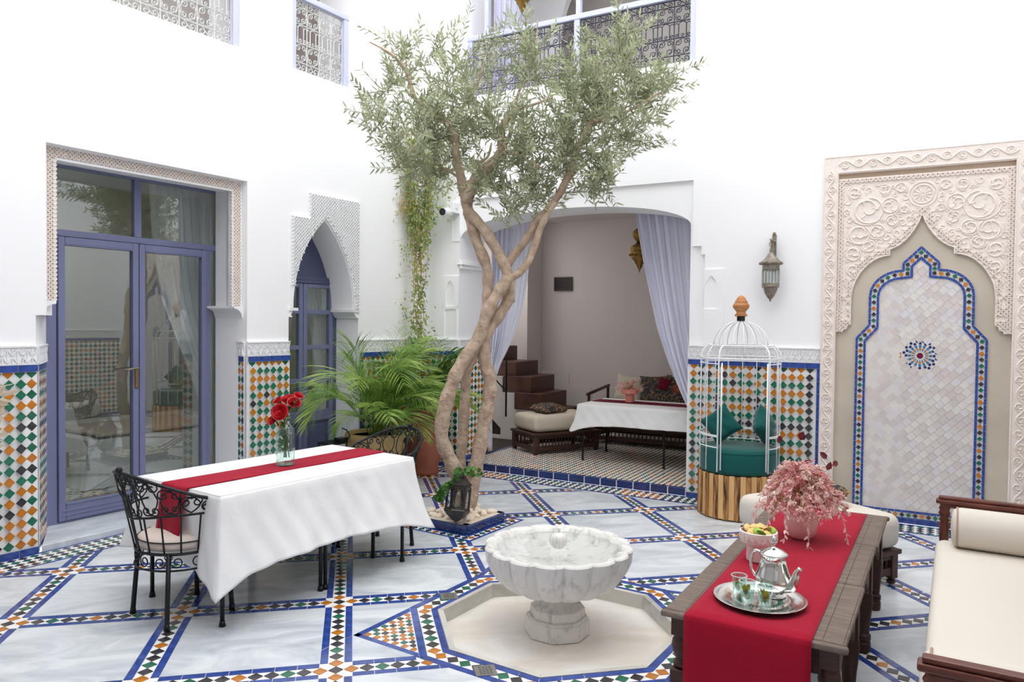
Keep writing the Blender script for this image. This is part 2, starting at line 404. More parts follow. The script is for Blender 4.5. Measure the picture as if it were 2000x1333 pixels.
def emit(parent, M, name, items, mp, h0, h1, mats, most=300, rest_name=None):
    """items: (cx, cy, poly about the centre, colour index, shape key or None)"""
    items = sorted(items, key=lambda t: -cam_size(M, mp(t[0], t[1], 0))*(1 if t[4] else 0.5)); n = 0; rest = MB()
    for cx, cy, poly, ci, key in items:
        if n < most:
            k = (name, key, ci) if key else None
            if key and k in TPL: me = TPL[k]
            else:
                me = MB().prism(poly, h0, h1, mp).mesh(name, mats[ci])
                if key: TPL[k] = me
            link(name, me, parent, loc=mp(cx, cy, 0)); n += 1
        else: rest.prism([(x+cx, y+cy) for x, y in poly], h0, h1, mp, ci)
    if rest.f: stuff(part(rest_name or name, rest, mats, parent))
def spiral(cx, cy, r, a0, turns, sgn=1, n=14, r1=0.15):
    return [(cx+r*(1-(1-r1)*t/n)*math.cos(a0+sgn*2*PI*turns*t/n), cy+r*(1-(1-r1)*t/n)*math.sin(a0+sgn*2*PI*turns*t/n)) for t in range(n+1)]
def rbox(w_, d_, h_, r, seg=3, puff=0.0, div=1):
    bm = bmesh.new(); bmesh.ops.create_cube(bm, size=1)
    for v in bm.verts: v.co = (v.co.x*w_, v.co.y*d_, v.co.z*h_)
    bmesh.ops.bevel(bm, geom=list(bm.edges), offset=r, segments=seg, affect='EDGES', profile=0.5)
    mb = MB(); bm.verts.index_update()
    mb.add([tuple(v.co) for v in bm.verts], [tuple(v.index for v in f.verts) for f in bm.faces]); bm.free(); return mb
def pillow(w_, h_, t, nu=12):
    mb = MB()
    def fn(sgn):
        def f(u, v):
            x, y = 2*u-1, 2*v-1
            e = (1-x**4)*(1-y**4); th = t*0.5*(max(0, e)**0.45)
            px = x*w_/2*(1-0.10*(1-abs(y)**2)*abs(x)**3); py = y*h_/2*(1-0.10*(1-abs(x)**2)*abs(y)**3)
            th += 0.006*math.sin(9*x+4*y)*max(0, e)
            return (px, py, sgn*th)
        return f
    mb.grid(nu, nu, fn(1)); b = len(mb.f); mb.grid(nu, nu, fn(-1)); mb.f[b:] = [tuple(reversed(f)) for f in mb.f[b:]]
    return mb
# ================================================================ THE SETTING
# ---------------------------------------------------------------- floor
GU, GV, GP, HB = 0.11, 0.055, 0.855, 0.075          # grid of mosaic bands
UL = [GU+GP*(k+0.5) for k in range(-6, 6)]; VL = [GV+GP*(k+0.5) for k in range(-8, 5)]
def halfplane(Fm, n_lim, ang=90.0, inward=1):        # in grid coordinates: n(frame) <= n_lim
    inv = FF.inverted(); d = (inv.to_3x3() @ (Fm.to_3x3() @ Vector((0, 1, 0)))); o = inv @ (Fm @ Vector((0, 0, 0)))
    return (d.x, d.y, n_lim + d.x*o.x + d.y*o.y)
FR = frame(4.284, 5.518, -119.4); FN = FB @ Matrix.Translation((3.1, -9.5, 0)) @ Matrix.Rotation(PI, 4, 'Z')
BORD = [halfplane(FL, -0.315), halfplane(FB, -0.325), halfplane(FR, 0.0), halfplane(FN, 0.0)]
WALLS = [halfplane(FL, 0.0), halfplane(FB, 0.0), halfplane(FR, 0.0), halfplane(FN, 0.0)]
oct_out = ngon(0, 0, 0.781/math.cos(PI/8), 8, PI/8); OCT = planes_of(oct_out)
oct_in = ngon(0, 0, 0.628/math.cos(PI/8), 8, PI/8)
_pi = FF.inverted()
PLC = _pi @ Vector((-0.400, 5.970, 0)); PLA = 56.6-12.05
def sq(c, h, a): return ngon(c[0], c[1], h*math.sqrt(2), 4, rad(a+45))
PLS = planes_of(sq(PLC, 0.255, PLA)); PLRING = planes_of(sq(PLC, 0.375, PLA))
TRI = []
for ang, tip, lo, hi in ((180, 1.095, -0.405, 0.30), (0, 1.315, -0.30, 0.405), (90, 1.26, -0.46, 0.24), (270, 1.15, -0.24, 0.46)):
    a = rad(ang); R2 = lambda x, y, a=a: (x*math.cos(a)-y*math.sin(a), x*math.sin(a)+y*math.cos(a))
    TRI.append([R2(0.781, -0.318), R2(tip, 0.0 if ang in (0, 180) else 0.0), R2(0.781, 0.318)])
TRIP = [planes_of(t) for t in TRI]
def carve(poly, tris=True, ring=True):
    poly = clip_all(poly, BORD)
    if not poly: return []
    ps = subtract([poly], OCT); ps = subtract(ps, PLRING if ring else PLS)
    if tris:
        for t in TRIP: ps = subtract(ps, t)
    return [p for p in ps if area(p) > 2e-5]
base = MB()
big = clip_all([(-9, -14), (9, -14), (9, 9), (-9, 9)], WALLS)
for p in subtract([big], planes_of(oct_in)): base.prism(p, -0.12, -0.003, FLOORMAP)
floor = structure(part('floor', base, 'grout', M=FF))
# marble slabs
for i in range(len(UL)-1):
    for j in range(len(VL)-1):
        g_ = HB+0.002
        c = carve([(UL[i]+g_, VL[j]+g_), (UL[i+1]-g_, VL[j]+g_), (UL[i+1]-g_, VL[j+1]-g_), (UL[i]+g_, VL[j+1]-g_)])
        if c:
            mb = MB()
            for p in c: mb.prism(p, -0.003, 0.0, FLOORMAP)
            part('marble_slab', mb, 'floor_marble', floor)
TM = ['blue_tile', 'green_tile', 'orange_tile', 'black_tile', 'white_tile', 'navy_tile']
BLUE, GREEN, ORANGE, BLACK, WHITE = 0, 1, 2, 3, 4
blue = []; loz = []; SEQ = [ORANGE, BLACK, GREEN, BLACK, BLACK, ORANGE, BLACK, BLACK, GREEN, BLACK, ORANGE]
def add_poly(lst, poly, ci, key=None, cl=True, **kw):
    c0 = (sum(p[0] for p in poly)/len(poly), sum(p[1] for p in poly)/len(poly))
    ps = carve(poly, **kw) if cl else [poly]
    for p in ps:
        whole = abs(area(p)-area(poly)) < 1e-7
        if area(p) < area(poly)*0.12: continue
        c = c0 if whole else (sum(q[0] for q in p)/len(p), sum(q[1] for q in p)/len(p))
        lst.append((c[0], c[1], [(x-c[0], y-c[1]) for x, y in p], ci, key if whole else None))
BWD = 0.038
def band(ax, line, segs):
    X = (lambda a, b: (a, b)) if ax == 0 else (lambda a, b: (b, a))
    def P(a0, a1, b0, b1):
        q = [X(a0, b0), X(a1, b0), X(a1, b1), X(a0, b1)]
        return q if ax == 0 else list(reversed(q))
    for i in range(len(segs)-1):
        s0, s1 = segs[i]+HB, segs[i+1]-HB; n = 7; L = (s1-s0)/n
        for k in range(n):
            for b0, b1 in ((-HB, -HB+BWD), (HB-BWD, HB)):
                add_poly(blue, P(s0+k*L+0.0015, s0+(k+1)*L-0.0015, line+b0+0.001, line+b1-0.001), BLUE, 'b%d' % ax)
        h = 0.0335; p0 = segs[i]; st = (segs[i+1]-p0)/12
        for k in range(1, 12):
            c = p0+k*st; q = [X(c-h, line), X(c, line-h), X(c+h, line), X(c, line+h)]
            add_poly(loz, q if ax == 0 else list(reversed(q)), SEQ[k-1], 'z%d' % SEQ[k-1])
for l in VL: band(0, l, UL)
for l in UL: band(1, l, VL)
for u in UL:
    for v in VL: add_poly(loz, ngon(u, v, 0.0335, 4, 0), BLACK, 'zx')
# octagonal ring round the basin and the small star points
def ring_strip(r0, r1, n, ci=BLUE, cen=(0, 0), sides=8, a_off=0.0, lst=None):
    t = math.tan(PI/sides)
    for k in range(sides):
        a = a_off+2*PI*k/sides; ca, sa = math.cos(a), math.sin(a)
        for i in range(n):
            f0, f1 = -1+2*i/n, -1+2*(i+1)/n; e = 0.0015
            q = [(r0, f0*r0*t+e), (r1, f0*r1*t+e), (r1, f1*r1*t-e), (r0, f1*r0*t-e)]
            add_poly(lst if lst is not None else blue, [(cen[0]+x*ca-y*sa, cen[1]+x*sa+y*ca) for x, y in q], ci, None, cl=False)
ring_strip(0.630, 0.664, 5); ring_strip(0.741, 0.779, 6)
for k in range(8):
    a = 2*PI*k/8; ca, sa = math.cos(a), math.sin(a); L = 0.7025*math.tan(PI/8)
    for i in range(8):
        y = -L+(i+0.5)*L/4; r = 0.7025; ci = [ORANGE, BLACK, GREEN, BLACK, BLACK, GREEN, BLACK, ORANGE][i]
        q = [(r-0.034, y), (r, y-0.034), (r+0.034, y), (r, y+0.034)]
        add_poly(loz, [(x*ca-yy*sa, x*sa+yy*ca) for x, yy in q], ci, 'r%d%d' % (k, ci), cl=False)
# ring round the planter
ring_strip(0.262, 0.285, 6, cen=PLC, sides=4, a_off=rad(PLA)); ring_strip(0.350, 0.374, 7, cen=PLC, sides=4, a_off=rad(PLA))
for k in range(4):
    a = rad(PLA)+PI/2*k; ca, sa = math.cos(a), math.sin(a)
    for i in range(9):
        y = -0.3175+0.635*(i)/9+0.035; q = ngon(0.3175, y, 0.030, 4, 0)
        add_poly(loz, [(PLC[0]+x*ca-yy*sa, PLC[1]+x*sa+yy*ca) for x, yy in q], [ORANGE, BLACK, GREEN, BLACK, ORANGE, BLACK, GREEN, BLACK, BLACK][i], None, cl=False)
small = []
for t in TRI:
    cx = sum(p[0] for p in t)/3; cy = sum(p[1] for p in t)/3
    for i in (1, 2):
        (x0, y0), (x1, y1) = t[i-1], t[i]; L = math.hypot(x1-x0, y1-y0); dx, dy = (x1-x0)/L, (y1-y0)/L; nx, ny = -dy, dx
        if (cx-x0)*nx+(cy-y0)*ny < 0: nx, ny = -nx, -ny
        for k in range(4):
            a0, a1 = L*k/4+0.0015, L*(k+1)/4-0.0015
            q = [(x0+dx*a0, y0+dy*a0), (x0+dx*a1, y0+dy*a1), (x0+dx*a1+nx*0.034, y0+dy*a1+ny*0.034), (x0+dx*a0+nx*0.034, y0+dy*a0+ny*0.034)]
            q = clip_all(q, planes_of(t))
            if area(q) > 1e-4: add_poly(blue, q, BLUE, None, cl=False)
    inner = [(a, b, c-(0.036 if i else 0.004)) for i, (a, b, c) in enumerate(planes_of(t))]
    inner = [(a, b, c-(0.038 if abs(a*cx+b*cy-c) < 99 and not (abs(abs(a)+abs(b)-1) < 1e-3) else 0.004)) for a, b, c in planes_of(t)]
    for i in range(-12, 12):
        for j in range(-12, 12):
            q = clip_all(ngon(cx+i*0.044, cy+j*0.044, 0.0205, 4, 0), inner)
            if area(q) > 1.8e-4: add_poly(small, q, [GREEN, ORANGE, BLACK, BLACK, GREEN][(i*3+j) % 5 if (i+j) % 3 else 1], None, cl=False)
# borders along the left wall and the alcove step
def border(Fm, s0, s1, n0, nlim):
    inv = _pi @ Fm
    T = lambda x, y: tuple((inv @ Vector((x, y, 0)))[:2])
    def put(lst, q, ci):
        q = [T(*p) for p in q]; q = clip_all(q, nlim)
        if area(q) > 1e-5: add_poly(lst, q, ci, None, cl=False)
    L = 0.12; k = 0; s = s0
    while s < s1:
        for a, b in ((n0, n0+0.018), (n0+0.262, n0+0.285)):
            put(blue, [(s+0.001, -b), (s+L-0.001, -b), (s+L-0.001, -a), (s+0.001, -a)], BLUE)
        s += L
    p = 0.070; n = int((s1-s0)/p)
    for i in range(n):
        for j in range(4):
            for h in (0, 1):
                y = n0+0.018+0.031+j*0.061+(0.0305 if h else 0); x = s0+i*p+(p/2 if h else 0)
                if y > n0+0.25 or h: continue
                g_ = (i//6) % 4
                ci = ORANGE if g_ == 2 and (i+j) % 2 == 0 or (g_ == 2 and j in (1, 2)) else (GREEN if (i//3+j) % 3 == 0 else BLACK)
                put(loz, [(x-0.031, -y), (x, -y-0.028), (x+0.031, -y), (x, -y+0.028)], ci)
border(FL, -3.2, 4.0, 0.028, [WALLS[1]]); border(FB, -3.0, 3.1, 0.013, [BORD[0], WALLS[2]])
emit(floor, FF, 'blue_tile', blue, FLOORMAP, -0.003, 0.0004, TM)
emit(floor, FF, 'zellige_tile', loz, FLOORMAP, -0.003, 0.0004, TM)
emit(floor, FF, 'mosaic_chip', small, FLOORMAP, -0.003, 0.0004, TM)
# sunken basin
t8 = math.tan(PI/8)
bf = MB(); bf.prism(ngon(0, 0, 0.60/math.cos(PI/8), 8, PI/8), -0.115, -0.08, FLOORMAP); part('basin_floor', bf, 'basin_marble', floor)
for k in range(8):
    mb = MB(); a = PI/4*k; ca, sa = math.cos(a), math.sin(a)
    q = [(0.598, -0.598*t8+0.001), (0.628, -0.628*t8+0.001), (0.628, 0.628*t8-0.001), (0.598, 0.598*t8-0.001)]
    mb.prism([(x*ca-y*sa, x*sa+y*ca) for x, y in q], -0.11, 0.003, FLOORMAP); part('basin_wall', mb, 'basin_wall_marble', floor)
for (x, y, a) in ((-0.492, -0.512, 45), (-0.54, 0.455, 45), (0.53, -0.47, 45)):
    g_ = MB(); g_.box(-0.05, 0.05, -0.05, 0.05, -0.002, 0.003)
    o = part('drain_plate', g_, 'steel', floor, loc=(x, y, 0), rz=rad(a+45))
    h = MB()
    for i in range(5):
        for j in range(4): h.box(-0.034+i*0.016, -0.030+i*0.016, -0.03+j*0.016, -0.019+j*0.016, 0.003, 0.0036)
    part('drain_slots', h, 'black_hole', o)
# threshold slab of the glass door
th = MB(); th.prism([(0.02, -0.025), (1.70, -0.025), (1.80, 0.46), (0.28, 0.46)], -0.003, 0.045, FLOORMAP)
structure(part('trim_1', th, 'step_marble', M=FL, bevel=0.006))
th = MB(); th.box(2.17, 3.06, 0.0, 0.34, -0.003, 0.05); structure(part('trim_2', th, 'step_marble', M=FL))

# ---------------------------------------------------------------- walls
def lancet(sl, sr, z0, za, n=14):
    out = []; sm = (sl+sr)/2; w_ = sm-sl; h = za-z0; R = (w_*w_+h*h)/(2*w_); am = math.asin(min(1, h/R))
    for i in range(n+1):
        a = am*i/n; out.append((sl+R-R*math.cos(a), z0+R*math.sin(a)))
    return out+[(sr-(x-sl), z) for x, z in reversed(out[:-1])]
ARCHD = lancet(2.214, 2.982, 1.74, 2.60)
doorcut = [(2.165, 0), (2.165, 1.66), (2.185, 1.665), (2.205, 1.69), (2.212, 1.72)]+ARCHD+[(2.99, 1.72), (3.0, 1.70), (3.03, 1.67), (3.06, 1.66), (3.06, 0)]
outer = [(-5.6, 0), (0, 0), (0, 1.64), (0.07, 1.64), (0.07, 2.837), (1.709, 2.837), (1.709, 0)]+doorcut+[(4.15, 0), (4.15, 7.6), (-5.6, 7.6)]
wall_left = structure(plate('wall_left', outer, [[(-1.4, 3.97), (1.64, 3.97), (1.64, 6.2), (-1.4, 6.2)], [(2.20, 3.97), (2.925, 3.97), (2.925, 6.2), (2.20, 6.2)]], 0, 0.45, 'plaster', FL))
j = MB(); j.prism([(-0.005, 0), (0.27, 0.45), (-0.005, 0.45)], 0, 1.64, FLOORMAP); part('jamb', j, 'plaster', wall_left)
ell = [(-1.205-1.295*math.cos(PI*i/36), 2.56+0.25*math.sin(PI*i/36)) for i in range(37)]
outer = [(-3.5, 0), (-2.5, 0)]+ell+[(0.09, 0), (3.7, 0), (3.7, 7.6), (-3.5, 7.6)]
wall_back = structure(plate('wall_back', outer, [[(-2.43, 4.10), (0.115, 4.10), (0.115, 6.3), (-2.43, 6.3)]], 0.03, 0.52, 'plaster', FB))
facing = [(-3.5, 0), (-2.5, 0), (-2.5, 2.56), (-2.5, 2.98), (0.115, 2.98), (0.115, 2.36), (0.20, 2.36), (0.20, 2.28), (0.235, 2.28), (0.235, 1.4), (0.09, 1.4), (0.09, 0), (3.7, 0), (3.7, 7.6), (-3.5, 7.6)]
part_f = plate('plaster_facing', facing, [[(-2.43, 4.10), (0.115, 4.10), (0.115, 6.3), (-2.43, 6.3)]], 0.0, 0.03, 'plaster', parent=wall_back)
wall_right = structure(plate('wall_right', [(-0.5, 0), (10, 0), (10, 7.6), (-0.5, 7.6)], [], 0, 0.3, 'plaster', FR))
wall_near = structure(plate('wall_near', [(-0.3, 0), (7.2, 0), (7.2, 7.6), (-0.3, 7.6)], [], 0, 0.3, 'plaster', FN))
nb = MB(); nb.box(-0.3, 7.2, -3.15, 0.0, 3.45, 3.65); structure(part('ceiling_gallery', nb, 'interior_plaster', M=FN))
nb = MB(); nb.box(-0.3, 7.2, -3.2, -2.95, 3.30, 7.6); structure(part('wall_near_upper', nb, 'plaster', M=FN))
# relief niches and mouldings of the arch pier
nr = MB()
def raised(mb, s0, s1, z0, z1, t, y=0.0): mb.box(s0, s1, y-t, y, z0, z1)
m_ = plate('relief_niche', [(-2.70, 1.41), (-2.52, 1.41), (-2.52, 1.80), (-2.70, 1.80)], [[(-2.685, 1.42), (-2.535, 1.42), (-2.535, 1.77), (-2.685, 1.77)]], -0.012, 0.0, 'plaster', parent=wall_back)
m_ = plate('relief_niche', [(-2.72, 1.80), (-2.50, 1.80), (-2.50, 2.14), (-2.72, 2.14)], [[(-2.67, 1.802)]+lancet(-2.67, -2.555, 1.96, 2.09, 6)+[(-2.555, 1.802)]], -0.012, 0.0, 'plaster', parent=wall_back)
m_ = plate('relief_niche', [(0.235, 1.45), (0.42, 1.45), (0.42, 2.14), (0.235, 2.14)], [[(0.236, 1.77)]+lancet(0.236, 0.36, 1.95, 2.08, 6)+[(0.36, 1.77)]], -0.012, 0.0, 'plaster', parent=wall_back)
cb = MB(); cb.box(-2.52, -2.47, 0.0, 0.53, 2.22, 2.26); cb.box(-2.52, -2.455, -0.012, 0.53, 2.26, 2.285); cb.box(-2.52, -2.47, 0.0, 0.53, 2.285, 2.31)
part('corbel_moulding', cb, 'plaster', wall_back, bevel=0.006)
# alcove room
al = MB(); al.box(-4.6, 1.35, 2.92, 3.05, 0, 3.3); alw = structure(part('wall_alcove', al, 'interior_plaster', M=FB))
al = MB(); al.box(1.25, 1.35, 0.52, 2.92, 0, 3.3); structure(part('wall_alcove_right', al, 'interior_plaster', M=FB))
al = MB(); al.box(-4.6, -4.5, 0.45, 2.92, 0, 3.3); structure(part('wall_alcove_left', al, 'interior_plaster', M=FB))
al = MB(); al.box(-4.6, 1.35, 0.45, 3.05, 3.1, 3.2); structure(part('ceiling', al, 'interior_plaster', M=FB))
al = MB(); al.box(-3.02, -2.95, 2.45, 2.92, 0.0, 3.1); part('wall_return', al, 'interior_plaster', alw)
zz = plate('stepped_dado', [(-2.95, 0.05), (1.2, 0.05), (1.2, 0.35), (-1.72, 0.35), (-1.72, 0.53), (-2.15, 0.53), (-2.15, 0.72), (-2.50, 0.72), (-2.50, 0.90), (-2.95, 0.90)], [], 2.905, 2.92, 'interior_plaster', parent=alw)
# alcove platform with its mosaic floor
pf = MB(); pf.prism([(-2.5, 0.03), (1.25, 0.03), (1.25, 2.92), (-2.5, 2.92)], 0, 0.068, FLOORMAP)
plat = structure(part('floor_alcove', pf, 'grout', M=FB))
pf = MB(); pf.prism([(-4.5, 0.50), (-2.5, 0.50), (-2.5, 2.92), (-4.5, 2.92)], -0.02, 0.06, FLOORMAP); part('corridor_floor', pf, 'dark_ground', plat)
mo = MB(); p = 0.056
rnd = random.Random(3)
for i in range(int(3.7/p)):
    for jn in range(int(2.8/p)):
        x = -2.44+i*p; y = 0.07+jn*p
        if x > 1.2: continue
        k = (i-jn) % 6
        ci = [GREEN, ORANGE, BLACK, GREEN, ORANGE, BLACK][k] if rnd.random() < 0.8 else rnd.choice([GREEN, ORANGE, BLACK])
        mo.prism(ngon(x, y, 0.027, 4, 0), 0.067, 0.0695, FLOORMAP, ci)
stuff(part('floor_mosaic', mo, TM, plat))
s = -2.52; tl = 0.174; me = None
while s < 0.10:
    e1 = min(s+tl, 0.12)
    mb = MB(); mb.box(s+0.0045, e1-0.0045, -0.010, 0.035, 0.001, 0.074); part('step_tile', mb, 'navy_tile', plat, bevel=0.004); s += tl
jt = MB(); jt.box(-2.52, .12, -0.0075, 0.03, 0.0, 0.069); part('step_grout', jt, 'grout', plat)
eb = MB(); eb.box(-2.5, -2.46, 0.04, 2.4, 0.069, 0.071); part('blue_edging', eb, 'blue_tile', plat)

# ---------------------------------------------------------------- mosaic dados
def dado(Fm, parent, s0, s1, y, z0, z1, seed, last_black=False, top=1.30, left_strip=True, right_strip=True, frieze=True, joined=False, store=None):
    r = random.Random(seed); p = 0.0728
    mb = MB(); mb.box(s0, s1, y-0.016, y, z0, top); part('dado_backing', mb, 'white_tile', parent)
    bl = []; dm = []
    zt = top-0.046
    n = max(1, round((s1-s0)/0.125)); L = (s1-s0)/n
    for i in range(n):
        bl.append((s0+(i+0.5)*L, (zt+top)/2, L/2-0.0015, 0.0225)); bl.append((s0+(i+0.5)*L, z0+0.024, L/2-0.0015, 0.0225))
    a0, a1 = s0, s1
    m = max(1, round((zt-z0-0.05)/0.11)); H = (zt-z0-0.05)/m
    if left_strip:
        for i in range(m): bl.append((s0+0.017, z0+0.05+(i+0.5)*H, 0.016, H/2-0.0015))
        a0 += 0.036
    if right_strip:
        for i in range(m): bl.append((s1-0.017, z0+0.05+(i+0.5)*H, 0.016, H/2-0.0015))
        a1 -= 0.036
    base_seq = [ORANGE, ORANGE, GREEN, ORANGE, GREEN, ORANGE, GREEN, BLACK, ORANGE, GREEN, ORANGE, GREEN, GREEN, ORANGE, GREEN, ORANGE, BLACK]
    nc = int((a1-a0)/p+0.5); off = ((a1-a0)-nc*p)/2; z_hi = zt-0.004; j_ = 0
    colbias = [r.choice([0, 0, 1, 2, 3]) for _ in range(nc+1)]
    zc = z_hi-p/2+0.03
    h = p/2-0.0022
    lim = [(1, 0, a1-0.002), (-1, 0, -(a0+0.002)), (0, 1, zt-0.003), (0, -1, -(z0+0.052))]
    while zc > z0+0.02:
        for i in range(nc+1):
            x = a0+off+i*p+p/2 - (p/2 if False else 0)
            ci = base_seq[(j_+colbias[i]) % len(base_seq)]
            if r.random() < 0.22: ci = r.choice([ORANGE, GREEN, GREEN, BLACK])
            if last_black and i >= nc-1: ci = BLACK
            q = clip_all(ngon(x, zc, h, 4, 0), lim)
            if area(q) < 3e-4: continue
            whole = abs(area(q)-2*h*h) < 1e-7; cx = sum(t[0] for t in q)/len(q); cz = sum(t[1] for t in q)/len(q)
            if whole: cx, cz = x, zc
            dm.append((cx, cz, [(t[0]-cx, t[1]-cz) for t in q], ci, 'd' if whole else None))
        zc -= p; j_ += 1
    mapf = lambda a, b, hh: (a, y-0.016-hh, b)
    bi = [(cx, cz, [(-hw, -hh), (hw, -hh), (hw, hh), (-hw, hh)], BLUE, None) for cx, cz, hw, hh in bl]
    if store is not None: store[0].extend(bi); store[1].extend(dm); store[2] = mapf
    elif joined:
        mb = MB()
        for cx, cz, q, ci, k in bi+dm: mb.prism([(a+cx, b+cz) for a, b in q], 0, 0.002, mapf, ci)
        stuff(part('zellige_mosaic', mb, TM, parent))
    if frieze: carved_frieze(parent, s0, s1, y, top)
def carved_frieze(parent, s0, s1, y, top):
    mb = MB(); mb.box(s0, s1, y-0.016, y, top, top+0.12); mb.box(s0, s1, y-0.028, y, top+0.12, top+0.132); mb.box(s0, s1, y-0.026, y, top+0.001, top+0.008)
    part('frieze_band', mb, 'stucco', parent)
    d = MB(); gq = MB(); p = 0.06; n = max(1, int((s1-s0)/p)); P = (s1-s0)/n; Y = y-0.016
    for i in range(n):
        x = s0+i*P; z = top+0.012; w_ = P/2
        for (ax, az, bx, bz) in ((0, 0, w_, .05), (w_, .05, 2*w_, 0), (0, .1, w_, .05), (w_, .05, 2*w_, .1), (0, 0, 0, .1), (w_, 0, w_, .1)):
            dx, dz = bx-ax, bz-az; l = math.hypot(dx, dz); nx, nz = -dz/l*0.0035, dx/l*0.0035
            d.prism([(x+ax-nx, z+az-nz), (x+bx-nx, z+bz-nz), (x+bx+nx, z+bz+nz), (x+ax+nx, z+az+nz)], 0, 0.009, lambda a, b, h: (a, Y-h, b))
        for (cx, cz, r_) in ((w_*.5, .018, .006), (w_*1.5, .018, .006), (w_*.5, .082, .006), (w_*1.5, .082, .006), (w_, .078, .005), (0.0, .05, .006)):
            gq.prism(ngon(x+cx, z+cz, r_, 4, 0), 0, 0.002, lambda a, b, h: (a, Y-h, b))
    stuff(part('frieze_relief', d, 'stucco', parent)); stuff(part('frieze_hollow_shade', gq, 'stucco_hollow_shade', parent))  # flat grey diamonds paint the shade of the carved hollows
# left wall: near pilaster, chamfer, middle pilaster and the stretch behind the palms
st = [[], [], None]
dado(FL, wall_left, -1.60, 0.0, 0, 0.0, 1.3, 11, left_strip=False, right_strip=False, top=1.30, store=st)
dado(FL, wall_left, 1.70, 2.165, 0, 0.0, 1.3, 12, left_strip=False, right_strip=False, store=st)
dado(FL, wall_left, 3.062, 4.085, 0, 0.0, 1.3, 13, left_strip=True, right_strip=False, store=st)
mapL = lambda a, b, h: (a, -0.016-h, b)
emit(wall_left, FL, 'blue_tile', st[0], mapL, 0, 0.002, TM); emit(wall_left, FL, 'zellige_tile', st[1], mapL, 0, 0.002, TM)
def side_dado(parent, M, L, seed, name='tiled_jamb', left_strip=False, z0=0.0):
    b = MB(); b.box(0, 0.001, 0.001, 0.002, 0.4, 0.41)
    q = [[], [], None]
    o = part('dado_jamb', MB().box(0, L, -0.014, 0.0, z0, 1.30), 'white_tile', parent, M=M)
    dado(None, o, 0, L, 0.0, z0, 1.3, seed, left_strip=left_strip, right_strip=False, joined=True)
    return o
_j1 = math.degrees(math.atan2(0.45, 0.27))
side_dado(wall_left, Matrix.Rotation(rad(_j1), 4, 'Z'), 0.40, 21)
side_dado(wall_left, Matrix.Translation((1.80, 0.44, 0)) @ Matrix.Rotation(rad(-102.8), 4, 'Z'), 0.44, 22, left_strip=True)
st = [[], [], None]
dado(FB, wall_back, 0.10, 1.262, 0, 0.0, 1.3, 31, left_strip=False, right_strip=True, last_black=True, store=st)
dado(FB, wall_back, -2.99, -2.5, 0, 0.0, 1.3, 32, left_strip=False, right_strip=False, store=st)
emit(wall_back, FB, 'blue_tile', st[0], mapL, 0, 0.002, TM); emit(wall_back, FB, 'zellige_tile', st[1], mapL, 0, 0.002, TM)
side_dado(wall_back, Matrix.Translation((-2.5, 0.0, 0)) @ Matrix.Rotation(rad(90), 4, 'Z'), 0.52, 33, z0=0.07)
# the walls behind the camera, seen only as reflections
dado(FR, wall_right, 0.1, 9.4, 0, 0.0, 1.3, 41, left_strip=False, right_strip=False, joined=True)
dado(FN, wall_near, 0.0, 6.7, 0, 0.0, 1.3, 42, left_strip=False, right_strip=False, joined=True)
dado(FL, wall_left, -5.4, -1.60, 0, 0.0, 1.3, 43, left_strip=False, right_strip=False, joined=True)
# ---------------------------------------------------------------- carved stucco portals
def net(mb, inside, x0, x1, z0, z1, p, w_, y, t, mi=0):
    """raised diagonal net; inside(x, z) says where"""
    nx, nz = max(1, round((x1-x0)/p)), max(1, round((z1-z0)/p)); px, pz = (x1-x0)/nx, (z1-z0)/nz
    for i in range(nx):
        for jn in range(nz):
            x, z = x0+i*px, z0+jn*pz
            if not inside(x+px/2, z+pz/2): continue
            for (ax, az, bx, bz) in ((x, z, x+px, z+pz), (x, z+pz, x+px, z)):
                dx, dz = bx-ax, bz-az; l = math.hypot(dx, dz); ux, uz = -dz/l*w_, dx/l*w_
                mb.prism([(ax-ux, az-uz), (bx-ux, bz-uz), (bx+ux, bz+uz), (ax+ux, az+uz)], 0, t, lambda a, b, h: (a, y-h, b), mi)
def in_poly(x, z, poly):
    c = False
    for i in range(len(poly)):
        (x0, z0), (x1, z1) = poly[i-1], poly[i]
        if (z0 > z) != (z1 > z) and x < (x1-x0)*(z-z0)/(z1-z0)+x0: c = not c
    return c
pf = plate('portal_frame', [(0.07, 1.74), (0.07, 2.84), (1.709, 2.84), (1.709, 1.74), (1.615, 1.74), (1.615, 2.745), (0.165, 2.745), (0.165, 1.74)], [], 0.09, 0.13, 'stucco', parent=wall_left)
n_ = MB(); net(n_, lambda x, z: not (0.18 < x < 1.60 and z < 2.752), 0.085, 1.695, 1.75, 2.826, 0.030, 0.0042, 0.09, 0.016); stuff(part('stucco_net', n_, 'carved_stucco', wall_left))
bd = MB()
for (a, b, c, d_) in ((0.07, 0.080, 1.74, 2.84), (1.699, 1.709, 1.74, 2.84), (0.155, 0.170, 1.74, 2.755), (1.610, 1.625, 1.74, 2.755)): bd.box(a, b, 0.076, 0.09, c, d_)
bd.box(0.07, 1.709, 0.076, 0.09, 2.828, 2.84); bd.box(0.155, 1.625, 0.076, 0.09, 2.742, 2.757); part('portal_edging', bd, 'stucco', wall_left)
rv = MB(); rv.prism([(1.615, 0.13), (1.709, 0.13), (1.80, 0.455)], 1.74, 2.84, FLOORMAP); rv.prism([(0.07, 0.13), (0.165, 0.13), (0.28, 0.455)], 1.64, 2.84, FLOORMAP)
rv.add([(0.07, 0.13, 2.745), (1.709, 0.13, 2.745), (1.80, 0.46, 2.79), (0.07, 0.46, 2.79), (0.07, 0.13, 2.86), (1.709, 0.13, 2.86), (1.80, 0.46, 2.86), (0.07, 0.46, 2.86)], [(0, 3, 2, 1), (4, 5, 6, 7), (0, 1, 5, 4), (1, 2, 6, 5), (2, 3, 7, 6), (3, 0, 4, 7)])
